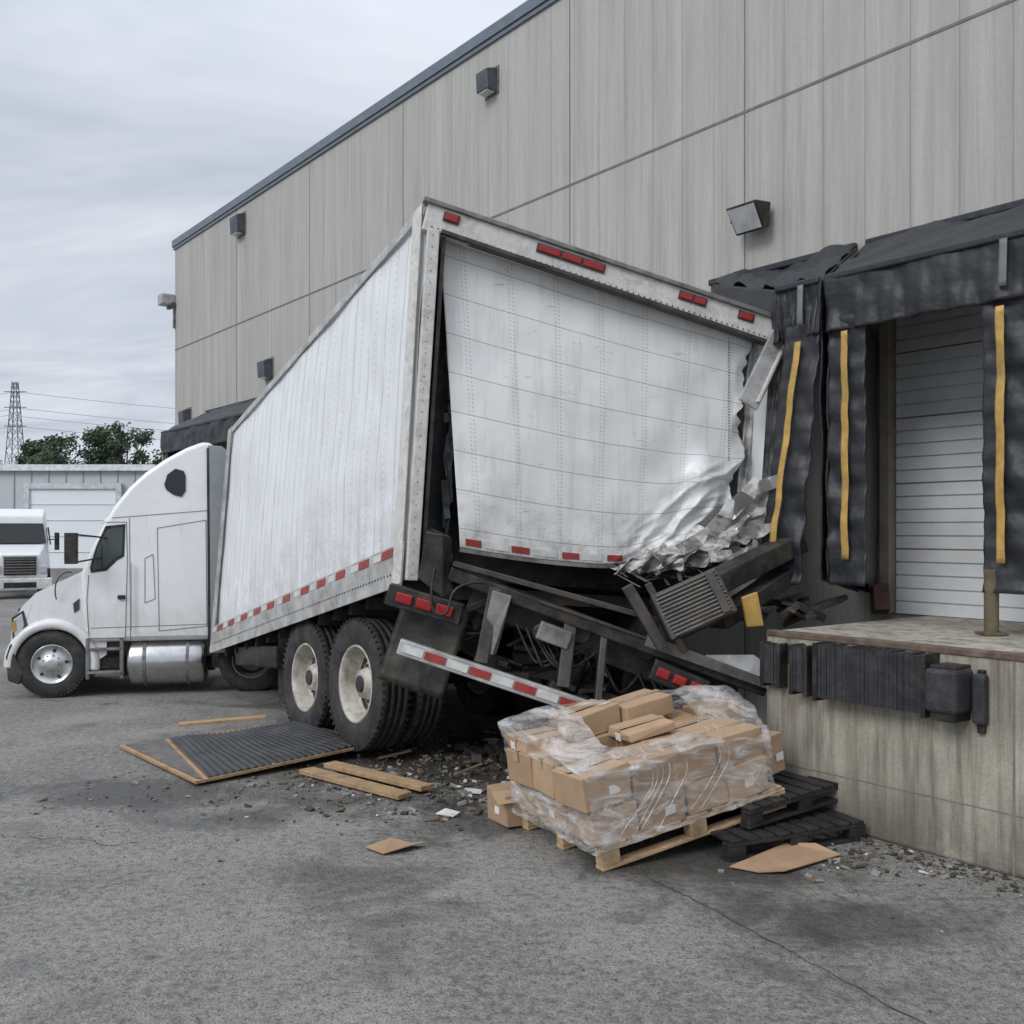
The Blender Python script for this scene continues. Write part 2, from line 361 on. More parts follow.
# ------------------------------------------------------------------ dock shelters
def shelter(f0,f1,b0,b1,right=True,left=True,skew=0.,seed=1,sF=1.1,zft=3.72,zfb=3.32,crush=0):
    g=group("dock_shelter",WLOC,WROT)
    def C(n,a,b,c,d,amp,s=3,nu=24,nv=20,mat=VINYL,fold=None,solid=.012): 
        patch(n,crumple(a,b,c,d,amp,s,seed,.0,fold),nu,nv,mat,g,True,solid)
    C("canopy_top",(b0,.02,4.25),(b1,.02,4.25),(f1,sF,zft),(f0,sF,zft),.04+crush*.3,2.6,50,30,fold=lambda u,v:(.05*crush*3*math.sin(u*9+v*4)))
    C("head_curtain",(f0-.01,sF+.02,zft+.02),(f1+.01,sF+.02,zft+.02),(f1+.01,sF+.03-crush,zfb),(f0-.01,sF+.03,zfb),.035,3.2,60,18,fold=lambda u,v:.018*math.sin(u*38+3*v)*v+.01*math.sin(u*91+2)*v)
    C("canopy_cheek_a",(b1,.02,4.25),(b1,.02,3.3),(f1,sF,zfb),(f1,sF,zft),.02)
    C("canopy_cheek_b",(b0,.02,3.3),(b0,.02,4.25),(f0,sF,zft),(f0,sF,zfb),.02)
    b=MB(); b.beam((f0,sF+.02,zft),(f1,sF+.02,zft),.05,.05); b.beam((b0,.03,4.25),(b1,.03,4.25),.06,.06); b.build("frame_rail",VINYL,g,.012)
    if left:
        C("side_curtain_a",(f1-.30,sF+.0,zfb+.1),(f1,sF,zfb+.1),(f1+skew*.3,sF+skew,1.47),(f1-.31-skew*.2,sF+skew,1.47),.026,3.4,20,60,fold=lambda u,v:.018*math.sin(v*34+u*4)*u+.006*math.sin(v*77))
        C("side_wall_a",(f1,sF,zfb+.1),(b1,.02,3.4),(b1,.02,1.35),(f1,sF,1.5),.03,2.4)
        C("inner_wall_a",(f1-.28,sF-.02,zfb+.1),(b1-.16,.14,3.4),(b1-.16,.14,1.4),(f1-.28,sF-.02,1.5),.02,2.4)
        C("stripe_a",(f1-.20,sF+.055,zfb-.02),(f1-.145,sF+.055,zfb-.02),(f1-.145,sF+.055+skew,1.66),(f1-.20,sF+.055+skew,1.66),.022,3.4,4,40,YEL,solid=.004)
    if right:
        C("side_curtain_b",(f0,sF+.0,zfb+.1),(f0+.31,sF,zfb+.1),(f0+.30+skew,sF+skew,1.47),(f0+skew*.5,sF+skew,1.47),.026,3.4,20,60,fold=lambda u,v:.018*math.sin(v*31+u*5)*(1-u)+.006*math.sin(v*83))
        C("side_wall_b",(f0,sF,zfb+.1),(b0,.02,3.4),(b0,.02,1.35),(f0,sF,1.5),.03,2.4)
        C("stripe_b",(f0+.14,sF+.055,zfb-.04),(f0+.195,sF+.055,zfb-.04),(f0+.195+skew*.8,sF+.055+skew,1.66),(f0+.14+skew*.8,sF+.055+skew,1.66),.022,3.4,4,40,YEL,solid=.004)
    C("wear_tab",(f0+.12,sF+.06,zft-.02),(f0+.17,sF+.06,zft-.02),(f0+.17,sF+.07,zfb+.08),(f0+.12,sF+.07,zfb+.08),.005,3,3,8,VINYLG,solid=.004)
    return g
shelter(.38,1.84,.2,2.22,seed=1)
shelter(1.90,2.30,2.32,3.92,left=False,skew=.16,seed=2,crush=.12)
shelter(12.2,16.6,12.0,17.2,seed=3)
g=group("shelter_post"); MB().cyl(wl(.64,1.08,1.2),wl(.64,1.08,1.62),.045).build("post",simple("post_olive",(.16,.13,.07),.7,0,.4,10,.8),g); MB().rng(-.075,.075,-.075,.075,0,.015).build("base",RUST,g).location=wl(.64,1.08,1.2)
g=group("dock_stop_block"); MB().beam(wl(1.95,.25,1.22),wl(2.0,.2,1.42),.12,.14).build("stop_block",simple("worn_red_block",(.12,.06,.045),.8,0,.4,8,.8),g)
# ------------------------------------------------------------------ wheels
def wheel(parent,c,axis,r,w,rim,dish=True,nm="wheel",n=56):
    ax=V(axis).normalized(); c=V(c)
    h=w/2; pr=[(-h*.8,.58*r),(-h,.66*r),(-h*1.02,.85*r),(-h*.93,.955*r),(-h*.8,r)]
    for k in (-.42,0,.42): pr+=[(h*(k-.07),r*1.002),(h*(k-.06),r*.965),(h*(k+.06),r*.965),(h*(k+.07),r*1.002)]
    pr+=[(h*.8,r),(h*.93,.955*r),(h*1.02,.85*r),(h*1.0,.72*r),(h*.94,.64*r),(h*.8,.58*r)]
    lathe(nm+"_tyre",pr,c,ax,TYRE,parent,n)
    b=MB()
    x=ax.orthogonal().normalized(); y=ax.cross(x)
    for k in range(n):
        t=2*math.pi*(k+.5)/n; d=x*math.cos(t)+y*math.sin(t)
        for sgn in (-1,1):
            b.beam(c+ax*(sgn*h*.62)+d*r*.985,c+ax*(sgn*h*.97)+d*r*.975,.045*r,.05*r,d)
    b.build(nm+"_lugs",TYRE,parent)
    if dish: rp=[(h*.80,.6*r),(h*.9,.585*r),(h*.84,.555*r),(h*.5,.53*r),(h*.0,.50*r),(-h*.35,.47*r),(-h*.38,.40*r),(-h*.1,.30*r),(-h*.05,.25*r),(h*.45,.21*r),(h*.5,.12*r),(h*.5,0)]
    else: rp=[(h*.82,.6*r),(h*.92,.585*r),(h*.84,.555*r),(h*.55,.50*r),(h*.75,.36*r),(h*.8,.26*r),(h*1.05,.2*r),(h*1.12,.12*r),(h*1.12,0)]
    lathe(nm+"_rim",rp,c,ax,rim,parent,40)
    lathe(nm+"_back",[(-h*.8,.6*r),(-h*.3,.5*r),(-h*.45,0)],c,ax,BLACK,parent,24)
    z0=-h*.12 if dish else h*.72
    b=MB();b2=MB()
    for k in range(10):
        t=2*math.pi*k/10; d=x*math.cos(t)+y*math.sin(t)
        b.cyl(c+d*.275*r+ax*(z0-.01),c+d*.275*r+ax*(z0+.07*r),.026*r,6)
        if k%2==0: b2.cyl(c+d*.41*r+ax*((-h*.5) if dish else z0-.06),c+d*.41*r+ax*((-h*.30) if dish else z0+.006),.05*r,12)
    b.build(nm+"_nuts",RUST if dish else CHROME,parent); b2.build(nm+"_handholes",BLACK,parent)
    if dish: MB().cyl(c+ax*h*.5,c+ax*h*.62,.13*r,20).build(nm+"_hub_cap",DARKG,parent,.01)
# ------------------------------------------------------------------ TRAILER
tr=group("box_trailer")
RB=V((-.79,7.42,1.50));RT=V((-.62,7.30,4.25));FB=V((-3.39,11.34,.51));FT=V((-3.18,11.34,3.0))
RBr=V((1.95,8.05,1.30));RTr=V((2.06,7.93,3.50));FBr=V((-1.25,12.75,.35));FTr=V((-1.05,12.75,2.85))
Ns=-((FB-RB).cross(RT-RB)).normalized()
def S(u,v,w=0): return bil(RB,FB,FT,RT,u,v)+Ns*w
def sidef(u,v):
    bul=.035*math.sin(math.pi*u)*math.sin(math.pi*v)+.016*noise.noise(V((u*7,v*4,1)))+.008*noise.noise(V((u*20,v*9,1)))
    return S(u,v,bul)
patch("side_panel",lambda u,v:sidef(1-u,v),80,30,SIDE,tr)
b=MB()
for k in range(1,16):
    u=k/16
    for j in range(12):
        v0=.105+.86*j/12; v1=.105+.86*(j+1)/12
        b.beam(sidef(u,v0)+Ns*.0005,sidef(u,v1)+Ns*.0005,.006,.018,Ns.cross(V((0,0,1))))
b.build("side_ribs",simple("rib_paint",(.72,.73,.74),.4,0,.12,4,.4,(.45,.43,.4),3,0),tr)
def strip(name,u0,u1,v0,v1,w,mat,n=1,mb=None):
    m_=mb or MB()
    p=[S(u0,v0,w-.012),S(u1,v0,w-.012),S(u1,v0,w),S(u0,v0,w),S(u0,v1,w-.012),S(u1,v1,w-.012),S(u1,v1,w),S(u0,v1,w)]
    m_.hexa(p)
    if mb is None: m_.build(name,mat,tr)
b=MB(); strip("",0,1,-.015,.105,.035,None,mb=b); b.build("bottom_rail",ALU,tr,.004)
b=MB(); strip("",0,1,.972,1.0,.03,None,mb=b); b.build("top_rail",ALU,tr,.004)
b=MB(); strip("",0,.030,-.01,1.0,.045,None,mb=b); b.build("rear_corner_post",FRAMEW,tr,.006)
b=MB(); strip("",.975,1.,-.01,1.0,.04,None,mb=b); b.build("front_corner_post",ALU,tr,.004)
r_=MB();w_=MB()
for k in range(11):
    u=.04+k*.088+R(-.006,.006)
    strip("",u,u+.038,.074,.098,.041,None,mb=r_); strip("",u+.042,u+.07,.076,.096,.041,None,mb=w_)
r_.build("side_tape_red",RED,tr); w_.build("side_tape_white",WHT,tr)
b=MB()
for k in range(90):
    u=(k+.5)/90; c=S(u,.025,.036); b.cyl(c,c+Ns*.006,.007,6)
b.build("rail_rivets",DARKG,tr)
mk("roof",[RT,FT,FTr,RTr],[(0,1,2,3)],ALU,tr); mk("far_side",[RBr,FBr,FTr,RTr],[(0,1,2,3)],SIDE,tr,uv=[(0,0),(1,0),(1,1),(0,1)])
mk("front_wall",[FB,FBr,FTr,FT],[(0,1,2,3)],SIDE,tr,uv=[(0,0),(.4,0),(.4,1),(0,1)])
mk("floor",[RB+V((.03,.03,.02)),FB+V((.03,0,.02)),FBr,RBr],[(0,1,2,3)],BLACK,tr)
b=MB()
for k in range(14):
    u=.03+k*.07; a=RB.lerp(FB,u)+V((.05,.02,-.05)); c=RBr.lerp(FBr,u)+V((0,0,-.05)); b.beam(a,c,.05,.1)
b.build("floor_crossmembers",BLACK,tr)
b=MB()
for k in (.3,.7):
    a=RB.lerp(RBr,k)+V((0,.1,-.2)); c=FB.lerp(FBr,k)+V((0,0,-.12)); b.beam(a,c,.1,.22)
b.build("frame_rails",BLACK,tr)
mk("interior_shade_sheet",[RB+V((.10,.36,0)),RBr+V((-.1,.4,0)),RTr+V((-.1,.4,-.05)),RT+V((.10,.36,-.05))],[(0,1,2,3)],BLACK,tr)  # added black sheet behind the door, standing in for the shade inside the trailer
Nr=V((.235,-1,0)).normalized()
b=MB(); b.beam(RT+V((-.02,0,-.10)),RTr+V((.0,0,-.06)),.10,.20); b.build("rear_header",FRAMEW,tr,.01)
b=MB(); b.beam(RT+V((-.03,-.01,.02)),RTr+V((.02,-.01,.04)),.14,.035); b.build("header_cap",GREY,tr,.006)
b=MB(); b.beam(RT+V((.1,-.02,-.215)),RTr+V((-.05,-.02,-.15)),.10,.03); b.build("header_lip",DARKG,tr,.004)
def hd(u,dz,w=.062): 
    p=RT.lerp(RTr,u)+V((0,0,-.10+.04*u+dz)); return p+Nr*w
l_=MB(); bz=MB()
for u0,u1 in ((.045,.08),(.30,.36),(.367,.42),(.427,.485),(.71,.745),(.752,.785),(.89,.93)):
    l_.beam(hd(u0,.035),hd(u1,.035),.018,.05); bz.beam(hd(u0-.004,.035,.055),hd(u1+.004,.035,.055),.012,.066)
l_.build("marker_lamps",LAMP,tr,.006); bz.build("lamp_bezels",DARKG,tr)
b=MB()
for k in range(60): c=hd(.01+k*.0165,-.07,.05); b.cyl(c,c+Nr*.006,.006,6)
b.build("header_rivets",DARKG,tr)
b=MB(); b.beam(RB+V((.045,-.02,0)),RT+V((.045,-.02,-.2)),.09,.09,Nr); b.build("rear_post_face",FRAMEW,tr,.008)
b=MB(); b.beam(RB+V((.125,.02,.1)),RT+V((.12,.02,-.22)),.03,.04,Nr); b.build("door_track",DARKG,tr,.004)
b=MB()
for k in range(30): c=(RB+V((.05,-.066,0))).lerp(RT+V((.05,-.066,-.2)),(k+.5)/30); b.cyl(c,c+Nr*.004,.0045,6)
b.build("post_rivets",GREY,tr)
b=MB();b2=MB();b3=MB()
for k in range(44):
    f=R(.03,.84); c=RB.lerp(RT,f)+V((.17+R(0,.05)+.09*(1-f),.20+R(0,.06),0)); (b,b2,b3)[k%3].box(c,(R(.02,.06),R(.03,.06),R(.05,.26)),Matrix.Rotation(R(-.2,.2),3,'Y'))
b.build("hinge_hardware",DARKG,tr,.004); b2.build("torn_lining",BLACK,tr); b3.build("bent_brackets",simple("blue_grey_part",(.10,.14,.19),.6,.2,.4,8,.7),tr,.004)
def rear(X,Z,w=0): return V((X,7.5245+.235*X,Z))+Nr*w
dTL=(-.53,4.07);dTR=(1.95,3.43);dBL=(-.38,1.74);dBR=(1.76,1.64)
def ridge(q): return 1-abs(noise.noise(q))*2
def pleat(X,Z,fs=1.,o=0.):
    # folds running along the crushed edge: stretched along (.80,.60), tight across
    s=X*.80+Z*.60; t=-X*.60+Z*.80
    return ridge(V((s*2.0*fs+o,t*6.0*fs,o)))*.55+ridge(V((s*4.2*fs,t*11*fs+o,o+3)))*.25+ridge(V((X*3*fs,Z*3*fs,o+5)))*.35
def doorf(u,v):
    X=(dBL[0]*(1-u)+dBR[0]*u)*(1-v)+(dTL[0]*(1-u)+dTR[0]*u)*v
    Z=(dBL[1]*(1-u)+dBR[1]*u)*(1-v)+(dTL[1]*(1-u)+dTR[1]*u)*v
    Z+=-.06*math.sin(math.pi*u)*(1-v)-.02*math.sin(math.pi*u)
    w=-.04+.06*math.sin(math.pi*u)*math.sin(math.pi*v)+.03*noise.noise(V((u*3,v*3,4)))+.014*noise.noise(V((u*9,v*7,4)))
    k=max(0,min(1,(u-.50)/.32))*max(0,min(1,1-(v-.03)/(.12+.40*u*u))); k=k*k*(3-2*k)
    q=V((X*3,0,Z*3))
    w+=k*(pleat(X,Z)*.17-.06); Z+=k*(.14*u+.08*noise.noise(q*1.3)); X+=k*.05*noise.noise(q*1.5+V((9,0,0)))
    f=math.exp(-((u-.86)/.06)**2-((v-.32)/.10)**2); w+=f*.14; Z+=f*.04; X-=f*.05
    if u>.95:
        e=(u-.95)/.05; X-=e*(.04+.10*noise.noise(V((0,Z*3,7)))+.03*noise.noise(V((0,Z*17,7))))*(1 if v<.9 else (1-v)*10); w+=e*.06*noise.noise(V((0,Z*4,2)))
    j=max(0,.06-v)/.06; Z+=j*.04*noise.noise(V((X*14,2,0)))*max(0,min(1,(u-.5)*4))
    return rear(X,Z,w)
patch("rear_roll_door",doorf,210,170,DOOR,tr,True,.006)
for nm,mt_,rngs in (("door_tape_red",RED,((.02,.075),(.18,.245),(.36,.42),(.52,.575))),("door_tape_white",WHT,((.085,.17),(.255,.34),(.43,.50)))):
    for i,(u0,u1) in enumerate(rngs):
        patch(nm,lambda a,c_,u0=u0,u1=u1:doorf(u0+(u1-u0)*a,.010+.022*c_)+Nr*.009,6,2,mt_,tr,False,.003)
b=MB(); pts=[doorf(u/40,.0)+V((0,.0,-.018)) for u in range(0,24)]
for a,c in zip(pts,pts[1:]): b.beam(a,c+(c-a)*.05,.04,.03)
b.build("door_bottom_rail",GREY,tr)
def m_skin():
    m,nt,b=new_mat("crumpled_painted_metal"); o=tc(nt)
    d=nz(nt,mapping(nt,o,(1,1,1.8),(0,0,0),(0,.6,0)),6,4,.78,.4); d2=nz(nt,o,2.6,3,.7)
    bare=maprange(nt,d2,.50,.56)
    c=mix(nt,maprange(nt,d,.48,.68,0,.85),(.68,.675,.66),(.30,.275,.24))
    c=mix(nt,mth(nt,'MULTIPLY',bare,.75),c,(.36,.35,.33))
    s=nt.nodes.new("ShaderNodeSeparateXYZ"); nt.links.new(o,s.inputs[0])
    low=mth(nt,'MULTIPLY',maprange(nt,s.outputs[2],1.55,2.05,1,0),maprange(nt,d,.40,.55))
    c=mix(nt,mth(nt,'MULTIPLY',low,.8),c,(.11,.095,.08))
    nt.links.new(c,b.inputs["Base Color"]); b.inputs["Roughness"].default_value=.36
    nt.links.new(mth(nt,'MULTIPLY',bare,.6),b.inputs["Metallic"]); return m
SK=m_skin()
def ribsheet(u,v):
    p=bil(rear(1.84,2.14,-.14),rear(2.20,2.06,-.06),rear(2.26,3.10,-.06),rear(1.95,3.42,-.12),u,v)
    return p+Nr*(.014*math.sin(u*44)+.07*ridge(V((u*1.4,v*1.9,5)))-.05)+V((.03*noise.noise(V((v*6,u,2)))*u,0,.05*noise.noise(V((u*5,3,1)))*(1-v)))
patch("crumpled_side_sheet",ribsheet,60,26,SK,tr,True,.005)
def torn(u,v):
    top=[(.95,1.70),(1.25,1.78),(1.55,1.93),(1.84,2.22),(2.06,2.24)]
    bot=[(.70,1.58),(1.05,1.54),(1.45,1.62),(1.80,1.84),(2.12,2.02)]
    x=u*4; i=min(3,int(x)); f=x-i
    T=V((*top[i],0)).lerp(V((*top[i+1],0)),f); B=V((*bot[i],0)).lerp(V((*bot[i+1],0)),f)
    p=B.lerp(T,v); q=V((p.x*4,0,p.y*4))
    w=.13+.16*pleat(p.x,p.y,1.1,2.)-.10*v*v+.05*noise.noise(q*.7)
    jag=noise.noise(q*3+V((7,7,7)))
    return rear(p.x+.03*noise.noise(q*2),p.y+.04*noise.noise(q*2.1+V((4,4,4)))+(.09*jag if (v<.1 or v>.9) else 0),w)
patch("torn_lower_skin",torn,60,12,SK,tr,False,.005,True)
def torn2(u,v):
    p=bil(rear(.70,1.55,.16),rear(1.62,1.62,.24),rear(1.74,1.75,.28),rear(.82,1.65,.18),u,v); q=p*6; return p+Nr*.10*pleat(p.x,p.z,1.2,6.)+V((0,0,.05*noise.noise(q*1.7)))
patch("shredded_edge",torn2,48,5,simple("dirty_metal_edge",(.27,.255,.225),.4,.5,.4,9,.9,(.06,.05,.04),8),tr,False,.004,True)
# torn flaps with sharp edges
fm=MB()
for (x,z,dx,dz_,wd) in ((1.22,1.72,.16,.16,.10),(1.46,1.84,.10,.26,.12),(1.62,2.02,.14,.24,.12),(1.80,2.18,.16,.10,.10),(1.36,1.66,.20,.04,.09),(1.70,1.84,.20,.06,.10),(1.10,1.62,-.14,.07,.06)):
    a=rear(x,z,.22); c=rear(x+dx,z+dz_,.40); n_=V((dz_,0,-dx)).normalized()*wd*.5
    m1=(a+c)/2+Nr*.07
    fm.add([a-n_,a+n_,m1+n_*1.1,m1-n_*.9,c+n_*.3,c-n_*.5],[(0,1,2,3),(3,2,4,5)])
mk("peeled_flaps",fm.v,fm.f,SK,tr,solid=.004)
b=MB();b2=MB()
for k in range(90):
    x=R(.75,2.15); z=1.57+max(0,x-1.35)*.62+R(-.07,.08); (b,b2)[k%2].beam(rear(x,z,R(.05,.25)),rear(x+R(-.14,.14),z+R(-.12,.08),R(.05,.32)),R(.008,.05),.004)
b.build("metal_shreds",GREY,tr); b2.build("dark_shreds",BLACK,tr)
b=MB(); b.beam(rear(2.10,3.44,.16),rear(1.78,2.84,.20),.17,.03,Nr); b.build("hanging_trim",ALU,tr,.004)
b=MB(); b.beam(rear(2.13,3.40,.19),rear(1.85,2.86,.225),.02,.04,Nr); b.build("trim_flange",FRAMEW,tr,.003)
MB().beam(rear(1.90,3.50,.10),rear(2.14,3.40,.13),.04,.15).build("bent_header_end",FRAMEW,tr,.006)
b=MB()
for k in range(44): 
    p=rear(1.66,3.36-.022*k,.13+.0*k); b.box(p,(.008,.008,.012),Matrix.Rotation(k*1.57,3,'Z'))
b.build("hanging_chain",DARKG,tr)
# ---------------- rear sill, bumper, lamps, undercarriage
b=MB(); b.beam((-.45,7.28,1.56),(1.80,7.12,.74),.16,.10); b.build("rear_sill_beam",BLACK,tr,.012)
b=MB(); b.beam((-.42,7.22,1.63),(1.15,7.12,1.20),.10,.035); b.beam((.2,7.16,1.36),(1.84,7.04,.80),.05,.02); b.build("sill_plate",DARKG,tr,.004)
b=MB(); b.beam((-.30,7.38,1.40),(1.62,7.30,.64),.06,.22); b.build("rear_channel",BLACK,tr,.01)
mk("bent_sill_plate",[(1.35,7.02,.98),(1.86,6.98,.72),(2.0,7.05,.76),(1.72,7.12,.98),(1.36,7.03,.99)],[(0,1,2,3,4)],ALU,tr,solid=.01)
mk("sill_skin",[(.95,7.0,1.14),(1.78,6.95,.83),(1.76,6.97,.77),(.93,7.02,1.06)],[(0,1,2,3)],GREY,tr,solid=.006)
ba,bb=V((-.80,7.08,1.05)),V((.66,6.98,.58))
MB().beam(ba,bb,.06,.11).build("underride_bar",ALU,tr,.008)
r_=MB();w_=MB()
for i in range(9):
    a=ba.lerp(bb,.02+i*.108)+V((0,-.035,0)); c=ba.lerp(bb,.02+i*.108+.10)+V((0,-.035,0)); (r_ if i%2 else w_).beam(a,c,.006,.055)
r_.build("bar_tape_red",RED,tr); w_.build("bar_tape_white",WHT,tr)
b=MB(); b.beam((-.22,7.12,.92),(-.12,7.22,1.45),.09,.09,(0,1,0)); b.beam((.36,7.10,.75),(.42,7.2,1.2),.09,.09,(0,1,0)); b.beam((.60,7.05,.62),(.66,7.2,1.12),.05,.12,(0,1,0)); b.build("underride_posts",DARKG,tr,.008)
b=MB(); b.hexa([(-.24,7.14,1.0),(-.14,7.10,.98),(-.11,7.14,.98),(-.22,7.2,1.0),(-.14,7.13,1.44),(.0,7.11,1.40),(.0,7.16,1.40),(-.14,7.18,1.44)]); b.build("bent_gusset",GREY,tr,.006)
patch("mud_flap",crumple((-1.0,7.42,.77),(-.52,7.34,.62),(-.30,7.40,1.27),(-.80,7.46,1.38),.03,2.5,4),14,14,BLACK,tr,True,.012)
patch("mud_flap",crumple((.78,7.5,.45),(1.15,7.5,.38),(1.25,7.45,.75),(.85,7.5,.9),.03,2.5,5),14,14,BLACK,tr,True,.012)
la,lb=V((-.90,7.26,1.41)),V((-.36,7.20,1.26))
MB().beam(la,lb,.08,.16).build("lamp_bracket",BLACK,tr,.01)
b=MB()
for k in range(3):
    a=la.lerp(lb,.12+k*.27)+V((0,-.05,0)); c=la.lerp(lb,.12+k*.27+.22)+V((0,-.05,0)); b.beam(a,c,.03,.075)
la2,lb2=V((.98,7.02,.90)),V((1.36,7.0,.74))
MB().beam(la2,lb2,.08,.15).build("lamp_bracket",BLACK,tr,.01)
for k in range(3):
    a=la2.lerp(lb2,.08+k*.3)+V((0,-.05,0)); c=la2.lerp(lb2,.08+k*.3+.23)+V((0,-.05,0)); b.beam(a,c,.03,.07)
b.build("tail_lamps",LAMP,tr,.012,seg=3)
b=MB(); b.hexa([(-.68,7.2,1.52),(-.50,7.18,1.38),(-.42,7.25,1.42),(-.6,7.3,1.55),(-.62,7.16,1.86),(-.49,7.14,1.84),(-.44,7.22,1.82),(-.58,7.26,1.89)]); b.build("torn_corner_block",BLACK,tr,.01)
b=MB();b2=MB();b3=MB()
for k in range(120):
    x=R(-.35,1.6); top=1.52-.38*(x+.45); bot=1.0-.33*(x+.8)-.0
    z=R(bot,top); y=R(7.35,8.3)
    M=Matrix.Rotation(R(-.7,.7),3,'Y')@Matrix.Rotation(R(-.5,.5),3,'Z')
    (b,b,b2,b3)[k%4].box((x,y,z),(R(.03,.34),R(.03,.25),R(.02,.10)),M)
for k in range(14):
    x=R(-.3,1.4); z=1.35-.36*(x+.4); b.cyl((x,R(7.3,7.5),z),(x+R(-.4,.4),R(7.4,8.),z-R(.1,.5)),R(.012,.03),8)
b.build("broken_crossmembers",BLACK,tr,.006); b2.build("broken_brackets",DARKG,tr,.006); b3.build("bent_plates",DARKG,tr,.006)
b=MB()
for x,z in((.22,1.12),(.50,1.12),(.98,1.0)): b.cyl((x,7.25,z),(x+.02,7.5,z),.075,18)
b.build("air_chambers",DARKG,tr,.01)
b=MB(); b.box((.30,7.16,1.12),(.24,.12,.13),Matrix.Rotation(.35,3,'Y')); b.build("junction_box",GREY,tr,.01)
def hose(pts,r,mat,parent,name="hose"):
    cu=bpy.data.curves.new(name,'CURVE'); cu.dimensions='3D'; cu.bevel_depth=r; cu.bevel_resolution=2
    s=cu.splines.new('NURBS'); s.points.add(len(pts)-1)
    for p,q in zip(s.points,pts): p.co=(*q,1)
    s.use_endpoint_u=True; s.order_u=3
    cu.materials.append(mat); o=bpy.data.objects.new(name,cu); sc.collection.objects.link(o); o.parent=parent
for k in range(10):
    x=R(-.3,1.2); z=1.35-.36*(x+.4); hose([(x,7.2,z),(x+.1,7.15,z-.25),(x+R(.1,.4),7.2,z-.3),(x+R(.3,.5),7.3,z-.15)],R(.006,.013),BLACK,tr)
hose([(-.55,7.1,1.6),(-.6,7.05,1.3),(-.45,7.05,1.25),(-.42,7.1,1.5),(-.2,7.1,1.5)],.01,BLACK,tr)
lv=group("dock_leveler")
LC=V((1.26,6.98,1.34)); LR=Matrix.Rotation(-.42,3,'Y')@Matrix.Rotation(-.25,3,'X')
MB().box(LC,(.50,.25,.34),LR).build("lip_block",DARKG,lv,.012)
b=MB()
for k in range(12): b.box(LC+LR@V((R(-.01,.01),-.13+R(-.004,.004),-.15+k*.027)),(.46,.02,.012),LR)
b.build("lip_ribs",simple("scuffed_rubber_grey",(.15,.145,.13),.7,0,.4,10,.8),lv,.003)
b=MB(); b.box(LC+LR@V((.18,-.13,.0)),(.06,.04,.3),LR); b.box(LC+LR@V((-.23,-.12,.0)),(.03,.04,.34),LR); b.build("lip_edge",DARKG,lv,.005)
MB().beam((.80,6.98,1.48),(1.05,6.95,1.05),.08,.10,(0,1,0)).beam((.94,6.93,1.50),(1.2,6.93,1.02),.05,.03,(0,1,0)).build("lip_arm",DARKG,lv,.006)
MB().beam((1.36,7.2,1.44),(2.15,7.55,1.78),.22,.15).beam((1.45,7.1,1.22),(2.1,7.55,1.55),.18,.12).build("bent_deck",BLACK,lv,.012)
b=MB(); b.hexa([(1.64,6.98,1.19),(1.76,6.98,1.2),(1.76,7.02,1.2),(1.64,7.02,1.19),(1.60,6.96,1.40),(1.71,6.96,1.44),(1.71,7.0,1.44),(1.60,7.0,1.40)]); b.build("yellow_stop",YEL,lv,.008)
b=MB()
for k in range(30):
    x=R(1.5,2.5); y=7.3+.3*(x-1.5)+R(-.1,.4); b.box((x,y,1.22+R(0,.12)),(R(.05,.3),R(.05,.2),R(.02,.06)),Matrix.Rotation(R(-.6,.6),3,'Y')@Matrix.Rotation(R(0,3),3,'Z'))
b.build("deck_fragments",DARKG,lv,.004)
ax=V((-.83,-.55,0)).normalized(); ax2=(ax+V((0,0,.05))).normalized()
for i,(c,r) in enumerate((((-1.91,9.10,.52),.525),((-1.31,8.2,.60),.54))):
    c=V(c)
    for o_ in (.14,.46,2.0,2.32): wheel(tr,c-ax*o_,ax2,r,.27,RIM,True,"wheel")
    b=MB(); b.cyl(c-ax*.3,c-ax*2.3,.07); b.beam(c-ax*.75+V((.3,-.5,.35)),c-ax*.75+V((-.3,.45,.2)),.1,.12); b.beam(c-ax*1.7+V((.3,-.5,.35)),c-ax*1.7+V((-.3,.45,.2)),.1,.12)
    b.beam(c-ax*.75,c-ax*.75+V((0,0,.5)),.2,.2); b.beam(c-ax*1.7,c-ax*1.7+V((0,0,.5)),.2,.2)
    b.build("axle",BLACK,tr,.008)
b=MB(); b.beam((-2.9,11.0,.50),(-2.2,9.9,.62),.3,.22); b.beam((-2.0,10.6,.4),(-1.6,10.0,.5),.4,.3); b.build("side_box",BLACK,tr,.02)
b=MB(); b.beam((-2.3,10.1,.8),(-2.3,10.1,.22),.1,.1); b.beam((-1.1,10.8,.8),(-1.1,10.8,.2),.1,.1); b.beam((-2.3,10.1,.28),(-1.1,10.8,.28),.06,.06); b.build("landing_gear",DARKG,tr,.006)
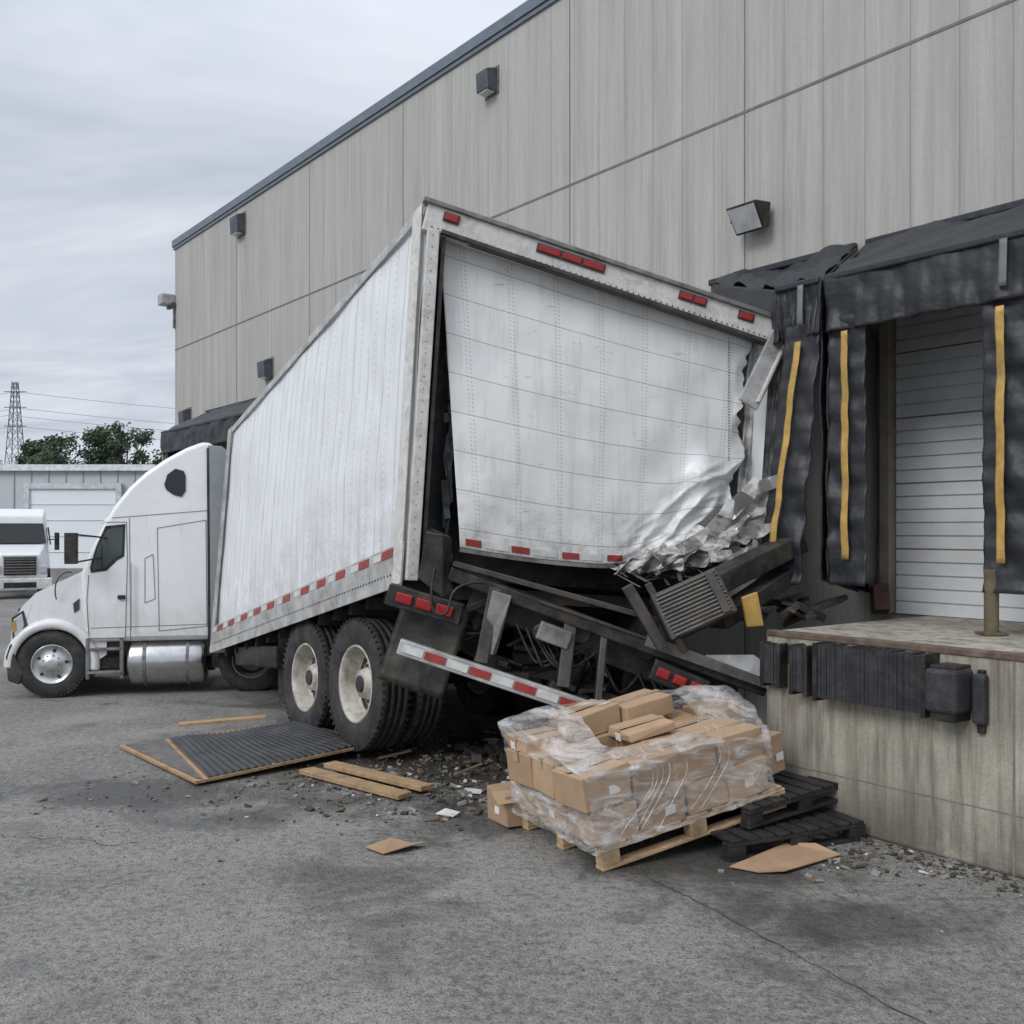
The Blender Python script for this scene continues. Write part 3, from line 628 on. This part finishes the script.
# ------------------------------------------------------------------ TRACTOR
tk=group("semi_truck",(-5.11,11.08,0),math.atan2(.2,.98))
def px(p): return [((a-48)*.0110,(696-b_)*.0114) for a,b_ in p]
W=1.75
arch=[(48+38*math.cos(t),664-38*math.sin(t)) for t in [math.radians(k) for k in range(172,4,-8)]]
hood=px([(12,655),(9,640),(11,622),(20,606),(33,593),(54,583),(76,573),(100,564),(100,655)])+px([(92,660)])+list(reversed(px(arch)))+px([(9,662)])
prism("hood",hood,.06,W-.06,CABW,tk,.05,5)
def flare(u,v):
    t=math.radians(182-u*190); rr=36+9*v
    x,z=px([(48+rr*math.cos(t),664-rr*math.sin(t))])[0]
    return V((x,.045-.03*math.sin(math.pi*v)+.02*v,z))
patch("fender_lip",flare,60,6,CABW,tk,True,.02)
prism("bumper",px([(9,642),(5,655),(7,678),(18,682),(22,672),(14,655),(13,642)]),.02,W-.02,DARKG,tk,.02)
cab=px([(76,574),(86,550),(97,527),(108,508),(122,490),(138,475),(158,461),(178,450),(196,443),(206,446),(207,470),(205,560),(203,642),(84,642),(78,620)])
prism("cab",cab,.0,W,CABW,tk,.075,6)
MB().rng(.40,1.70,.10,W-.1,.42,.68).build("cab_underbody",DARKG,tk,.01)
ext=px([(200,447),(214,448),(231,461),(226,560),(219,655),(202,655)])
prism("side_extender",ext,-.022,.025,CABG,tk,.008,2); prism("side_extender",ext,W-.03,W+.01,CABG,tk,.008,2)
def flat(name,pts,mat,y=-.006,th=.008,bev=0):
    return prism(name,px(pts),y,y+th,mat,tk,bev,2)
flat("extender_seam",[(199,450),(201.5,450),(203,655),(200.5,655)],BLACK,-.024,.006)
flat("window_gasket",[(85,569),(91,548),(100,528),(119,526),(118,558),(111,562),(101,572),(86,574)],BLACK,-.004,.01)
flat("side_window",[(88,566),(93,549),(102,531),(117,529),(116,556),(109,560),(100,569),(88,571)],simple("window_glass",(.05,.065,.065),.05,0,.5,1.5,0,bmp=0),-.010,.012)
flat("window_divider",[(95.5,546),(97,546),(97.5,570),(96,570)],BLACK,-.014,.006)
flat("sleeper_window",[(157,487),(160,477),(168,471),(176,473),(178,478),(178,493),(174,499),(166,497),(159,492)],GLASS,-.012,.02)
b=MB()
def ln(p,w=.009):
    q=px(p)
    for a,c in zip(q,q[1:]): b.beam((a[0],-.002,a[1]),(c[0],-.002,c[1]),.006,w,(0,1,0))
ln([(84,576),(82,600),(84,638),(119,638),(121,560),(120,524),(98,524)],.008); ln([(123,520),(124,640)],.006); ln([(150,530),(198,522),(199,628),(152,632),(150,530)],.006); ln([(106,520),(205,512)],.006)
ln([(138,560),(146,556),(148,600),(138,604),(138,560)],.006); ln([(86,628),(199,626)],.004)
b.build("panel_lines",simple("panel_gap",(.16,.16,.17),.7,bmp=0),tk)
b=MB(); 
q=px([(112,596),(119,596),(119,600),(112,600)]); b.rng(q[0][0],q[1][0],-.03,.0,q[2][1],q[0][1]); b.build("door_handle",BLACK,tk,.004)
b=MB(); q=px([(124,545)]); b.cyl((q[0][0]+.01,-.04,.75),(q[0][0]+.01,-.04,1.5),.010,8); b.build("grab_handle",CHROME,tk)
ws=px([(82,566),(97,530)]); mk("windshield",[(ws[0][0]-.02,.16,ws[0][1]),(ws[0][0]-.02,W-.16,ws[0][1]),(ws[1][0]-.02,W-.2,ws[1][1]),(ws[1][0]-.02,.2,ws[1][1])],[(0,1,2,3)],GLASS,tk,solid=.02)
prism("sun_visor",px([(94,526),(99,520),(106,516),(104,522)]),.1,W-.1,CABW,tk,.006,2)
b=MB(); b.rng(px([(66,0)])[0][0],px([(78,0)])[0][0],-.28,-.20,1.50,1.84)
b.beam((.32,-.24,1.52),(.52,0,1.56),.02,.02); b.beam((.32,-.24,1.82),(.6,0,1.78),.02,.02); b.rng(.24,.34,W+.2,W+.28,1.5,1.85); b.build("mirrors",BLACK,tk,.03,seg=3)
hose([(.05,.03,1.1),(.03,-.02,1.25),(.14,-.04,1.42),(.22,.0,1.40)],.007,BLACK,tk,"hood_mirror_stalk"); 
flat("headlight_bezel",[(10,617),(21,610),(25,624),(20,638),(11,638)],DARKG,.05,.02,.004)
flat("headlight",[(12,619),(20,613),(22,624),(19,634),(13,635)],LENS,.04,.03,.006)
flat("turn_signal",[(11,622),(14,619),(15,629),(11,632)],YEL,.035,.03)
MB().rng(-.43,-.40,.35,W-.35,.66,.98).build("grille",BLACK,tk,.01)
flat("hood_vent",[(68,604),(74,599),(74,610),(69,613)],DARKG,.05,.02)
b=MB()
for z,y in ((.52,-.0),(.26,-.02)): b.rng(.38,.74,y,.28,z,z+.03)
b.rng(.36,.40,0,.3,.2,.66); b.rng(.72,.76,0,.3,.2,.66); b.build("cab_steps",GREY,tk,.006)
MB().rng(.41,.71,.1,.28,.30,.50).build("step_battery_box",BLACK,tk,.01)
lathe("fuel_tank",[(.78,0),(.78,.2),(.80,.26),(.84,.28),(1.60,.28),(1.63,.26),(1.65,.2),(1.65,0)],(0,.25,.37),(1,0,0),CHROME,tk,40)
b=MB()
for x in(.98,1.45): 
    for k in range(24):
        t=2*math.pi*k/24;t2=2*math.pi*(k+1)/24; b.beam((x,.25+.286*math.cos(t),.37+.286*math.sin(t)),(x,.25+.286*math.cos(t2),.37+.286*math.sin(t2)),.012,.035,(1,0,0))
b.build("tank_straps",GREY,tk)
MB().rng(.76,1.68,.0,.2,.655,.68).build("sill_fairing",ALU,tk,.006)
b=MB(); b.rng(-.3,3.3,.45,.55,.42,.58); b.rng(-.3,3.3,1.2,1.3,.42,.58); b.rng(1.7,1.95,.1,.45,.28,.52); b.rng(2.1,2.9,.5,1.25,.56,.66)
b.rng(.2,1.7,.5,1.3,.2,.42); b.build("chassis",BLACK,tk,.01)
b=MB(); b.cyl((1.78,.2,.6),(1.78,.2,2.4),.06); b.build("exhaust_stack",DARKG,tk)
for c,w_ in (((0,.13,.375),.2),((0,W-.13,.375),.2)):
    wheel(tk,c,(0,-1 if c[1]<1 else 1,0),.37,w_,RIMS,False)
DR=simple("dull_rim",(.2,.2,.19),.5)
for x in (2.15,2.95):
    for y,s in((.16,-1),(.38,-1),(W-.16,1),(W-.38,1)): wheel(tk,(x,y,.37),(0,s,0),.37,.19,DR,True)
hose([(1.7,.5,1.2),(1.9,.5,.8),(2.2,.6,.9),(2.4,.6,1.1)],.015,BLACK,tk)
# ------------------------------------------------------------------ PALLET LOAD
def pallet(parent,M,L,Wd,mat,nb=7,H=.12):
    b=MB(); 
    def bx(x0,x1,y0,y1,z0,z1):
        c=V(((x0+x1)/2,(y0+y1)/2,(z0+z1)/2)); b.box(M@c,(x1-x0,y1-y0,z1-z0),M.to_3x3())
    for k in range(nb):
        w_=L/nb; bx(k*w_+w_*.12,k*w_+w_*.88,0,Wd,H-.02,H)
    for k in range(3):
        y=k*(Wd-.07)/2; bx(0,L,y,y+.07,H-.04,H-.0205)
        for x in (0,L/2-.06,L-.12): bx(x,x+.12,y,y+.07,.0205,H-.0405)
        bx(0,L,y-.0,y+.08,0,.02)
    return b.build("pallet",mat,parent,.004)
pg=group("pallet_of_boxes")
Mp=Matrix.Translation((.50,5.46,.0))@Matrix.Rotation(math.atan2(.468,.884),4,'Z')@Matrix.Rotation(math.radians(-8),4,'Y')
pallet(pg,Mp,1.34,.92,WOOD,H=.14)
cb=MB();cb2=MB();tp=MB();lab=MB();sl=MB()
def cbox(M,c,s,jit=.02,which=None,yaw=0,rj=.05):
    c=V(c)+V((R(-jit,jit),R(-jit,jit),0))
    Mr=(M.to_3x3()@Matrix.Rotation(yaw+R(-rj,rj),3,'Z')@Matrix.Rotation(R(-.04,.04),3,'X')@Matrix.Rotation(R(-.04,.04),3,'Y'))
    C=M@c; t=which or random.choice((cb,cb,cb2))
    x,y,z=[k/2 for k in s]; p=[V(q)+V((R(-.012,.012),R(-.012,.012),R(-.012,.004))) for q in((-x,-y,-z),(x,-y,-z),(x,y,-z),(-x,y,-z),(-x,-y,z),(x,-y,z),(x,y,z),(-x,y,z))]
    t.add([C+Mr@q for q in p],BF)
    tp.box(C+Mr@V((0,0,s[2]/2+.001)),(s[0]*.99,.045,.003),Mr)
    for sg in(-1,1):
        tp.box(C+Mr@V((sg*(s[0]/2+.003),0,s[2]*.34)),(.003,.045,s[2]*.26),Mr)
    sl.box(C+Mr@V((0,0,s[2]/2+.002)),(s[0]*.98,.004,.003),Mr)
    if random.random()<.45: lab.box(C+Mr@V((R(-.06,.06),-s[1]/2-.006,-.02)),(.07,.003,.05),Mr)
    if random.random()<.35: lab.box(C+Mr@V((-s[0]/2-.006,R(-.06,.06),-.02)),(.003,.06,.045),Mr)
H0=.14
for lay in range(2):
    for i in range(4):
        for j in range(3):
            if lay==1 and (i,j) in ((1,1),(3,0)): continue
            cbox(Mp,(.13+i*.315-lay*.05,.15+j*.295,H0+.105+lay*.208+(-.012*i*lay)),(.305,.288,.205),.010)
cbox(Mp,(1.05,.17,H0+.30),(.34,.29,.19),.01,cb2,.12)
for (x,y,w,l,h) in((.45,.78,.36,.27,.15),(.84,.76,.38,.28,.12),(.08,.76,.28,.26,.07),(.66,.46,.32,.27,.06)): cbox(Mp,(x,y,H0+.42+h/2+R(-.02,.0)),(w,l,h),.01,cb2,R(-.12,.12),.02)
cbox(Mp,(1.36,.62,H0+.25),(.24,.34,.30),.01,cb,.25); cbox(Mp,(1.38,.30,H0+.13),(.22,.3,.24),.01,cb2,.2)
cb.build("boxes",CARD,pg,.008); cb2.build("boxes_pale",CARD2,pg,.008); tp.build("tape",simple("packing_tape",(.46,.36,.25),.3,0,.1,bmp=0),pg); lab.build("labels",LABEL,pg); sl.build("flap_seams",CARDE,pg)
def wrapf(off,seed,rim=1.):
    cs=[(-.05,-.03),(1.24,-.03),(1.50,.40),(1.36,.95),(-.05,.95),(-.05,-.03)]
    def f(u,v):
        x=u*5; i=min(4,int(x)); t=x-i
        a=V((*cs[i],0)); c=V((*cs[i+1],0)); p=a.lerp(c,t)
        cen=V((.64,.46,0)); o=(p-cen)
        ht=.43+.08*noise.noise(V((p.x*2+seed,p.y*2,3)))+(.14 if p.y>.6 else .14*max(0,p.y-.3)/.3)-.04*p.x
        z=.12+min(v/.72,1)*ht; ins=0
        if v>.72: ins=(v-.72)/.28; z+=.035*math.sin(ins*2)+.03*noise.noise(V((p.x*4,p.y*4,ins*2)))*ins
        p=cen+o*(1+off-(.50+.2*noise.noise(V((p.x*2,p.y*2,8))))*ins-.03*math.sin(math.pi*min(1,v/.72)))
        q=V((p.x*5,p.y*5,z*9+p.x*6+seed))
        n_=noise.noise(q)*.020+abs(noise.noise(q*2.4))*.020
        p=p+o.normalized()*n_; p.z=z+(.03*noise.noise(q*.8) if v>.5 else 0)
        return Mp@V((p.x,p.y,p.z))
    return f
patch("stretch_wrap",wrapf(.008,2),220,60,WRAP,pg,True)
for k in range(7):
    a=R(0,.75); hose([tuple(Mp@V((a,-.05,.14+R(0,.1)))),tuple(Mp@V((a+.15,-.055,.32))),tuple(Mp@V((a+.3,-.045,.50+R(-.04,.0)))),tuple(Mp@V((a+.35,.2,.56)))],R(.002,.004),WRAP,pg,"wrap_fold")
g=group("cardboard_box"); cb=MB();cb2=MB();tp=MB();lab=MB();sl=MB()
Mq=Matrix.Translation((.02,6.42,0))@Matrix.Rotation(.5,4,'Z'); cbox(Mq,(0,0,.115),(.26,.3,.21),.0,cb,0)
cb.build("carton",CARD,g,.006); tp.build("tape",CARD2,g); sl.build("seam",CARDE,g)
if lab.v: lab.build("label",LABEL,g)
b=MB(); b.box(V((-.02,6.27,.20)),(.2,.12,.004),Matrix.Rotation(.5,3,'Z')@Matrix.Rotation(.5,3,'X')); b.build("open_flap",CARD2,g)
for i,(x,y,z,rz,ry,rx) in enumerate(((1.22,5.62,.0,.42,0,0),(1.38,5.80,.13,.60,-.05,.02))):
    g=group("plastic_pallet"); M=Matrix.Translation((x,y,z))@Matrix.Rotation(rz,4,'Z')@Matrix.Rotation(ry,4,'Y')@Matrix.Rotation(rx,4,'X')
    pallet(g,M,1.0,.8,PLB,nb=9,H=.12)
def sheet(name,pts,mat,th=.006,z=.012):
    g=group(name); vs=[V((p[0],p[1],z+(p[2] if len(p)>2 else 0))) for p in pts]
    mk("sheet",vs,[tuple(range(len(vs)))],mat,g,solid=th)
sheet("cardboard_sheet",[(1.20,5.52),(1.34,5.43),(1.48,5.42,.01),(1.88,5.72),(1.76,5.80,.04),(1.60,5.84,.03)],CARD)
sheet("cardboard_sheet",[(-.86,5.86),(-.74,5.74,.0),(-.62,5.78,.025),(-.50,5.90,.02),(-.60,5.93),(-.72,5.97,.02)],CARD)
sheet("paper_scrap",[(-.50,6.55),(-.38,6.48),(-.34,6.58),(-.44,6.62,.015)],PAPER)
sheet("paper_scrap",[(-.38,7.1),(-.22,7.05),(-.2,7.15),(-.33,7.2)],PAPER)
g=group("fallen_dock_mat")
A,B_,C_,D_=V((-3.36,8.55,.02)),V((-2.30,7.28,.03)),V((-1.10,8.30,.10)),V((-1.95,9.08,.12))
mk("panel_base",[A,B_,C_,D_],[(0,1,2,3)],OLDW,g,solid=.022)
def mt(u,v): 
    p=bil(A.lerp(D_,.25),B_.lerp(C_,.04),C_,D_,.02+.97*u,.02+.96*v); return p+V((0,0,.020+.004*math.sin(v*150)+.012*noise.noise(p*3)))
patch("ribbed_mat",mt,30,260,MAT_,g)
mk("thin_board",[A.lerp(B_,.02)+V((.03,.02,.018)),A.lerp(B_,.97)+V((.02,.02,.018)),B_.lerp(C_,.035)+V((0,0,.017)),A.lerp(D_,.24)+V((0,0,.017))],[(0,1,2,3)],simple("worn_board",(.10,.095,.09),.7,0,.4,7,.6,(.25,.2,.15),4),g)
MB().beam((-3.0,9.0,.12),(-2.25,9.15,.16),.1,.025).build("loose_slat",OLDW,g,.003)
for a,c,w_,h_ in (((-1.58,7.66,.03),(-.74,6.92,.03),.13,.035),((-1.42,7.78,.05),(-.60,7.06,.05),.12,.035)):
    g=group("wooden_plank"); MB().beam(a,c,w_,h_).build("board",OLDW,g,.004)
dg=group("debris"); mats=[simple("grit_dark",(.05,.045,.04),.9,bmp=0),simple("grit_brown",(.15,.11,.075),.9,bmp=0),simple("grit_grey",(.25,.24,.22),.9,bmp=0),PAPER]
mbs=[MB() for _ in mats]
def chip(x,y,s):
    i=random.choices(range(4),(6,4,3,.5))[0]
    M=Matrix.Rotation(R(0,6.28),3,'Z')@Matrix.Rotation(R(-.4,.4),3,'X')@Matrix.Rotation(R(-.4,.4),3,'Y')
    k=s*R(.5,1.6); mbs[i].box((x,y,k*.12+.002),(k,k*R(.3,.9),k*R(.12,.4)),M)
for _ in range(2100):
    x=random.gauss(-.1,.85); y=random.gauss(7.7,.7)
    if y>6.4: chip(x,y,random.choice((.012,.018,.025,.045)))
for _ in range(600):
    t=R(-.6,2.2); s=2.02+abs(random.gauss(0,.16)); p=wl(t,s,0); chip(p.x,p.y,random.choice((.010,.015,.025)))
for _ in range(600):
    x=R(-3.2,1.6); y=random.gauss(7.1,.5); chip(x,y,random.choice((.008,.012,.02)))
for _ in range(300): chip(R(-4,3),R(3.5,8),.007)
for _ in range(120): chip(random.gauss(1.9,.25),random.gauss(5.6,.2),random.choice((.015,.03)))
for m_,n_ in zip(mbs,mats): m_.build("fragments",n_,dg)
b=MB()
for _ in range(7):
    x=random.gauss(.1,.6);y=R(7.4,8.2); a=R(0,3.14); l=R(.10,.28); b.beam((x,y,.03),(x+l*math.cos(a),y+l*math.sin(a),R(.03,.10)),R(.02,.05),.012)
b.build("splintered_lumber",simple("dirty_splinters",(.2,.14,.085),.9),dg)
b=MB()
for _ in range(34):
    x=random.gauss(.2,.6);y=R(7.6,8.8); b.box((x,y,R(.02,.12)),(R(.06,.3),R(.05,.2),R(.02,.08)),Matrix.Rotation(R(0,3),3,'Z')@Matrix.Rotation(R(-.5,.5),3,'Y'))
b.build("fallen_parts",BLACK,dg,.006)
# ------------------------------------------------------------------ background building
bg=group("background_warehouse")
BW=simple("metal_siding",(.50,.52,.54),.6,0,.08,.4,.3,(.36,.37,.38),.5,.0)
MB().rng(-44,-13.0,36,60,0,4.0).build("walls",BW,bg)
MB().rng(-44.2,-12.8,35.8,60,4.0,4.22).build("roof_edge",simple("roof_edge_white",(.68,.71,.73),.5,bmp=0),bg)
b=MB()
for k in range(50): b.rng(-44+k*.62,-43.95+k*.62,35.96,36.0,0,4.0)
b.build("siding_ribs",simple("siding_rib",(.42,.44,.46),.6,bmp=0),bg)
WD=simple("roller_white",(.76,.79,.82),.5,0,.03,.4,bmp=0)
MB().rng(-17.3,-14.2,35.88,35.95,.5,3.35).build("roller_door",WD,bg)
b=MB(); 
for k in range(1,5): b.rng(-17.3,-14.2,35.86,35.90,.5+k*.57,.52+k*.57)
b.build("roller_door_seams",simple("roller_seam",(.55,.57,.6),.6,bmp=0),bg)
MB().rng(-17.5,-17.3,35.8,35.95,0,3.55).rng(-14.2,-14.0,35.8,35.95,0,3.55).rng(-17.3,-14.2,35.8,35.95,3.35,3.55).build("door_surround",simple("door_surround_grey",(.55,.57,.59),.6,bmp=0),bg)
MB().rng(-40,-12.9,35.6,35.84,0,.5).build("plinth",simple("plinth_grey",(.25,.25,.25),.8),bg)
# ------------------------------------------------------------------ parked truck
pt=group("parked_truck",(-13.38,27.2,0),math.radians(27)); pt.scale=(.80,.85,1.0)
b=MB(); b.hexa([(-.85,0,.55),(.85,0,.55),(.95,1.3,.55),(-.95,1.3,.55),(-.62,.05,1.22),(.62,.05,1.22),(.85,1.3,1.5),(-.85,1.3,1.5)]); b.build("hood",CABW,pt,.07,seg=4)
b=MB(); b.hexa([(-1.0,1.0,.6),(1.0,1.0,.6),(1.0,2.6,.6),(-1.0,2.6,.6),(-.80,1.5,2.30),(.80,1.5,2.30),(.88,2.6,2.5),(-.88,2.6,2.5)]); b.build("cab",CABW,pt,.09,seg=4)
mk("windshield",[(-.85,1.13,1.50),(.85,1.13,1.50),(.76,1.36,2.05),(-.76,1.36,2.05)],[(0,1,2,3)],GLASS,pt,solid=.05)
mk("cab_window",[(1.0,1.4,1.45),(1.0,2.1,1.45),(.93,2.1,1.95),(.93,1.5,1.95)],[(0,1,2,3)],GLASS,pt,solid=.04)
MB().rng(-.50,.50,-.05,.05,.64,1.14).build("grille",BLACK,pt,.02)
b=MB()
for k in range(6): b.rng(-.48,.48,-.065,-.045,.70+k*.075,.712+k*.075)
b.rng(-.53,.53,-.06,-.03,1.13,1.17); b.build("grille_bars",CHROME,pt)
MB().rng(-1.0,1.0,-.12,.2,.25,.56).build("bumper",CABW,pt,.03); MB().rng(-.5,.5,-.13,-.1,.3,.45).build("bumper_vent",BLACK,pt)
MB().rng(-.82,-.58,-.04,.1,.68,.9).rng(.58,.82,-.04,.1,.68,.9).build("headlights",LENS,pt,.03)
MB().rng(-1.28,-1.12,1.2,1.3,1.3,1.8).rng(1.12,1.28,1.2,1.3,1.3,1.8).beam((-1.2,1.25,1.6),(-.9,1.3,1.6),.03,.03).beam((1.2,1.25,1.6),(.9,1.3,1.6),.03,.03).build("mirrors",BLACK,pt,.02)
for x in(-.85,.85): wheel(pt,(x,.75,.4),(1 if x>0 else -1,0,0),.4,.22,RIMS,False)
for x in(-.8,.8): wheel(pt,(x,4.2,.4),(1 if x>0 else -1,0,0),.4,.3,RIM,True)
MB().rng(-.4,.4,1,5.2,.4,.8).rng(-.5,.5,3.2,4.8,.8,.95).build("chassis",BLACK,pt)
# ------------------------------------------------------------------ trees
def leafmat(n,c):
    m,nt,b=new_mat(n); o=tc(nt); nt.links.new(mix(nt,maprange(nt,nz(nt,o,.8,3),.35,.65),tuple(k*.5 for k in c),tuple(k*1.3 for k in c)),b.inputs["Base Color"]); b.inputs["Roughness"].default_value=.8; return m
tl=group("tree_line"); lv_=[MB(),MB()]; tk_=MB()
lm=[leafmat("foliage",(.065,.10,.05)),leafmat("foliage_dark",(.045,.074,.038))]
trees=[(-27.0,70,9.9,2.0),(-28.9,71,9.6,1.9),(-31.6,69,9.0,1.8),(-34,72,8.9,2.0),(-37,70,7.6,2.2),(-24.8,73,8.2,1.6),(-40,72,8.2,2.5),(-30.2,74,7.4,2.0),(-22.5,74,7.2,1.9),(-35.6,74,7.6,2.0),(-19,76,7.0,2.2),(-32.8,75,7.0,2.0)]
for (x,y,h,r) in trees:
    tk_.cyl((x,y,0),(x,y,h*.6),.28,8,.14)
    cl=[]
    for k in range(24):
        a=R(0,6.28); zz=R(.36,.95)*h; rr=r*math.sqrt(max(.05,1-((zz/h-.60)/.42)**2))*R(.2,.95); c=V((x+rr*math.cos(a),y+rr*math.sin(a),zz)); cl.append((c,R(.5,.95)))
        tk_.cyl((x,y,zz*.6),c,.07,5,.03)
    for c,cr in cl:
        for k in range(190):
            d=V((random.gauss(0,1),random.gauss(0,1),random.gauss(0,.8))).normalized()*cr*R(.3,1.1)
            p=c+d; s=R(.07,.16); n1=V((R(-1,1),R(-1,1),R(-1,1))).normalized(); t1=n1.orthogonal().normalized(); t2=n1.cross(t1)
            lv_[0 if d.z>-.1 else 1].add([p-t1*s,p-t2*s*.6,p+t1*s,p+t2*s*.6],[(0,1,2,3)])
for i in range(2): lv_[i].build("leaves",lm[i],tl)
tk_.build("trunks",simple("bark",(.06,.05,.04),.9,bmp=0),tl)
tw=group("transmission_tower",(-79.5,160,0)); b=MB(); Ht=25.6
def hw(z): return 1.5*(1-z/Ht)+.32
zs=[0,4,8,11.5,14.5,17,19,21,22.8,24.2,Ht]
for z0,z1 in zip(zs,zs[1:]):
    a=hw(z0);c=hw(z1)
    for sx,sy in((-1,-1),(1,-1),(1,1),(-1,1)): b.beam((sx*a,sy*a,z0),(sx*c,sy*c,z1),.11,.11)
    for (s1,s2) in(((-1,-1),(1,-1)),((-1,1),(1,1)),((-1,-1),(-1,1)),((1,-1),(1,1))):
        b.beam((s1[0]*a,s1[1]*a,z0),(s2[0]*c,s2[1]*c,z1),.06,.06); b.beam((s2[0]*a,s2[1]*a,z0),(s1[0]*c,s1[1]*c,z1),.06,.06)
for z in (18.5,21.5,24): b.beam((-1.8,0,z),(1.8,0,z),.12,.12)
b.build("lattice",simple("galvanised",(.16,.17,.19),.6,.3,bmp=0),tw)
pl=group("power_lines"); CG=simple("cable_grey",(.2,.2,.22),.6,bmp=0)
for i,(z,dy) in enumerate(((18.5,0),(21.5,1),(24,0),(20,-2))):
    for x0,x1 in((-79.5,10),(-79.5,-170)):
        pts=[(x0+(x1-x0)*k/10,160+dy+(40*k/10),z-8*(k/10)*(1-k/10)) for k in range(11)]
        hose(pts,.03,CG,pl,"cable")
# ------------------------------------------------------------------ world
w=bpy.data.worlds.new("World"); sc.world=w; w.use_nodes=True; nt=w.node_tree; bgn=nt.nodes["Background"]
EL,ROT=math.radians(48),math.radians(215)
sky=nt.nodes.new("ShaderNodeTexSky"); sky.sky_type='NISHITA'; sky.sun_disc=False; sky.sun_elevation=EL; sky.sun_rotation=ROT
g_=tc(nt,"Generated")
s=nt.nodes.new("ShaderNodeSeparateXYZ"); nt.links.new(g_,s.inputs[0])
zc=mth(nt,'MAXIMUM',mth(nt,'ADD',s.outputs[2],.12),.03)
cmb=nt.nodes.new("ShaderNodeCombineXYZ"); nt.links.new(mth(nt,'DIVIDE',s.outputs[0],zc),cmb.inputs[0]); nt.links.new(mth(nt,'DIVIDE',s.outputs[1],zc),cmb.inputs[1])
n1=nz(nt,mapping(nt,cmb.outputs[0],(.7,1.0,1),(1.7,.4,0),(0,0,.25)),1.1,4,.62,.7)
cc=mix(nt,maprange(nt,n1,.34,.64),(5.1,5.6,6.6),(7.5,7.95,8.7))
zen=maprange(nt,s.outputs[2],.35,.95,1.,2.1)
sm=nt.nodes.new("ShaderNodeVectorMath"); sm.operation='SCALE'; nt.links.new(cc,sm.inputs[0]); nt.links.new(zen,sm.inputs["Scale"])
fin=mix(nt,.95,sky.outputs[0],sm.outputs[0])
nt.links.new(fin,bgn.inputs[0]); bgn.inputs[1].default_value=.1
sun=bpy.data.lights.new("sun",'SUN'); sun.energy=1.4; sun.angle=math.radians(24); sun.color=(1,.99,.97)
so=bpy.data.objects.new("sun",sun); sc.collection.objects.link(so)
sd=V((-.55,-.62,.62)).normalized(); so.rotation_euler=sd.to_track_quat('Z','Y').to_euler(); so.location=(0,0,20)
# ------------------------------------------------------------------ camera
cam=bpy.data.cameras.new("camera"); co=bpy.data.objects.new("camera",cam); sc.collection.objects.link(co)
co.location=(0,0,1.87); co.rotation_euler=(math.radians(90),0,0); cam.sensor_width=36; cam.lens=35.156; cam.shift_y=.0176
cam.clip_end=3000; cam.clip_start=.05; sc.camera=co
sc.view_settings.view_transform='Standard'; sc.view_settings.look='None'; sc.view_settings.exposure=0
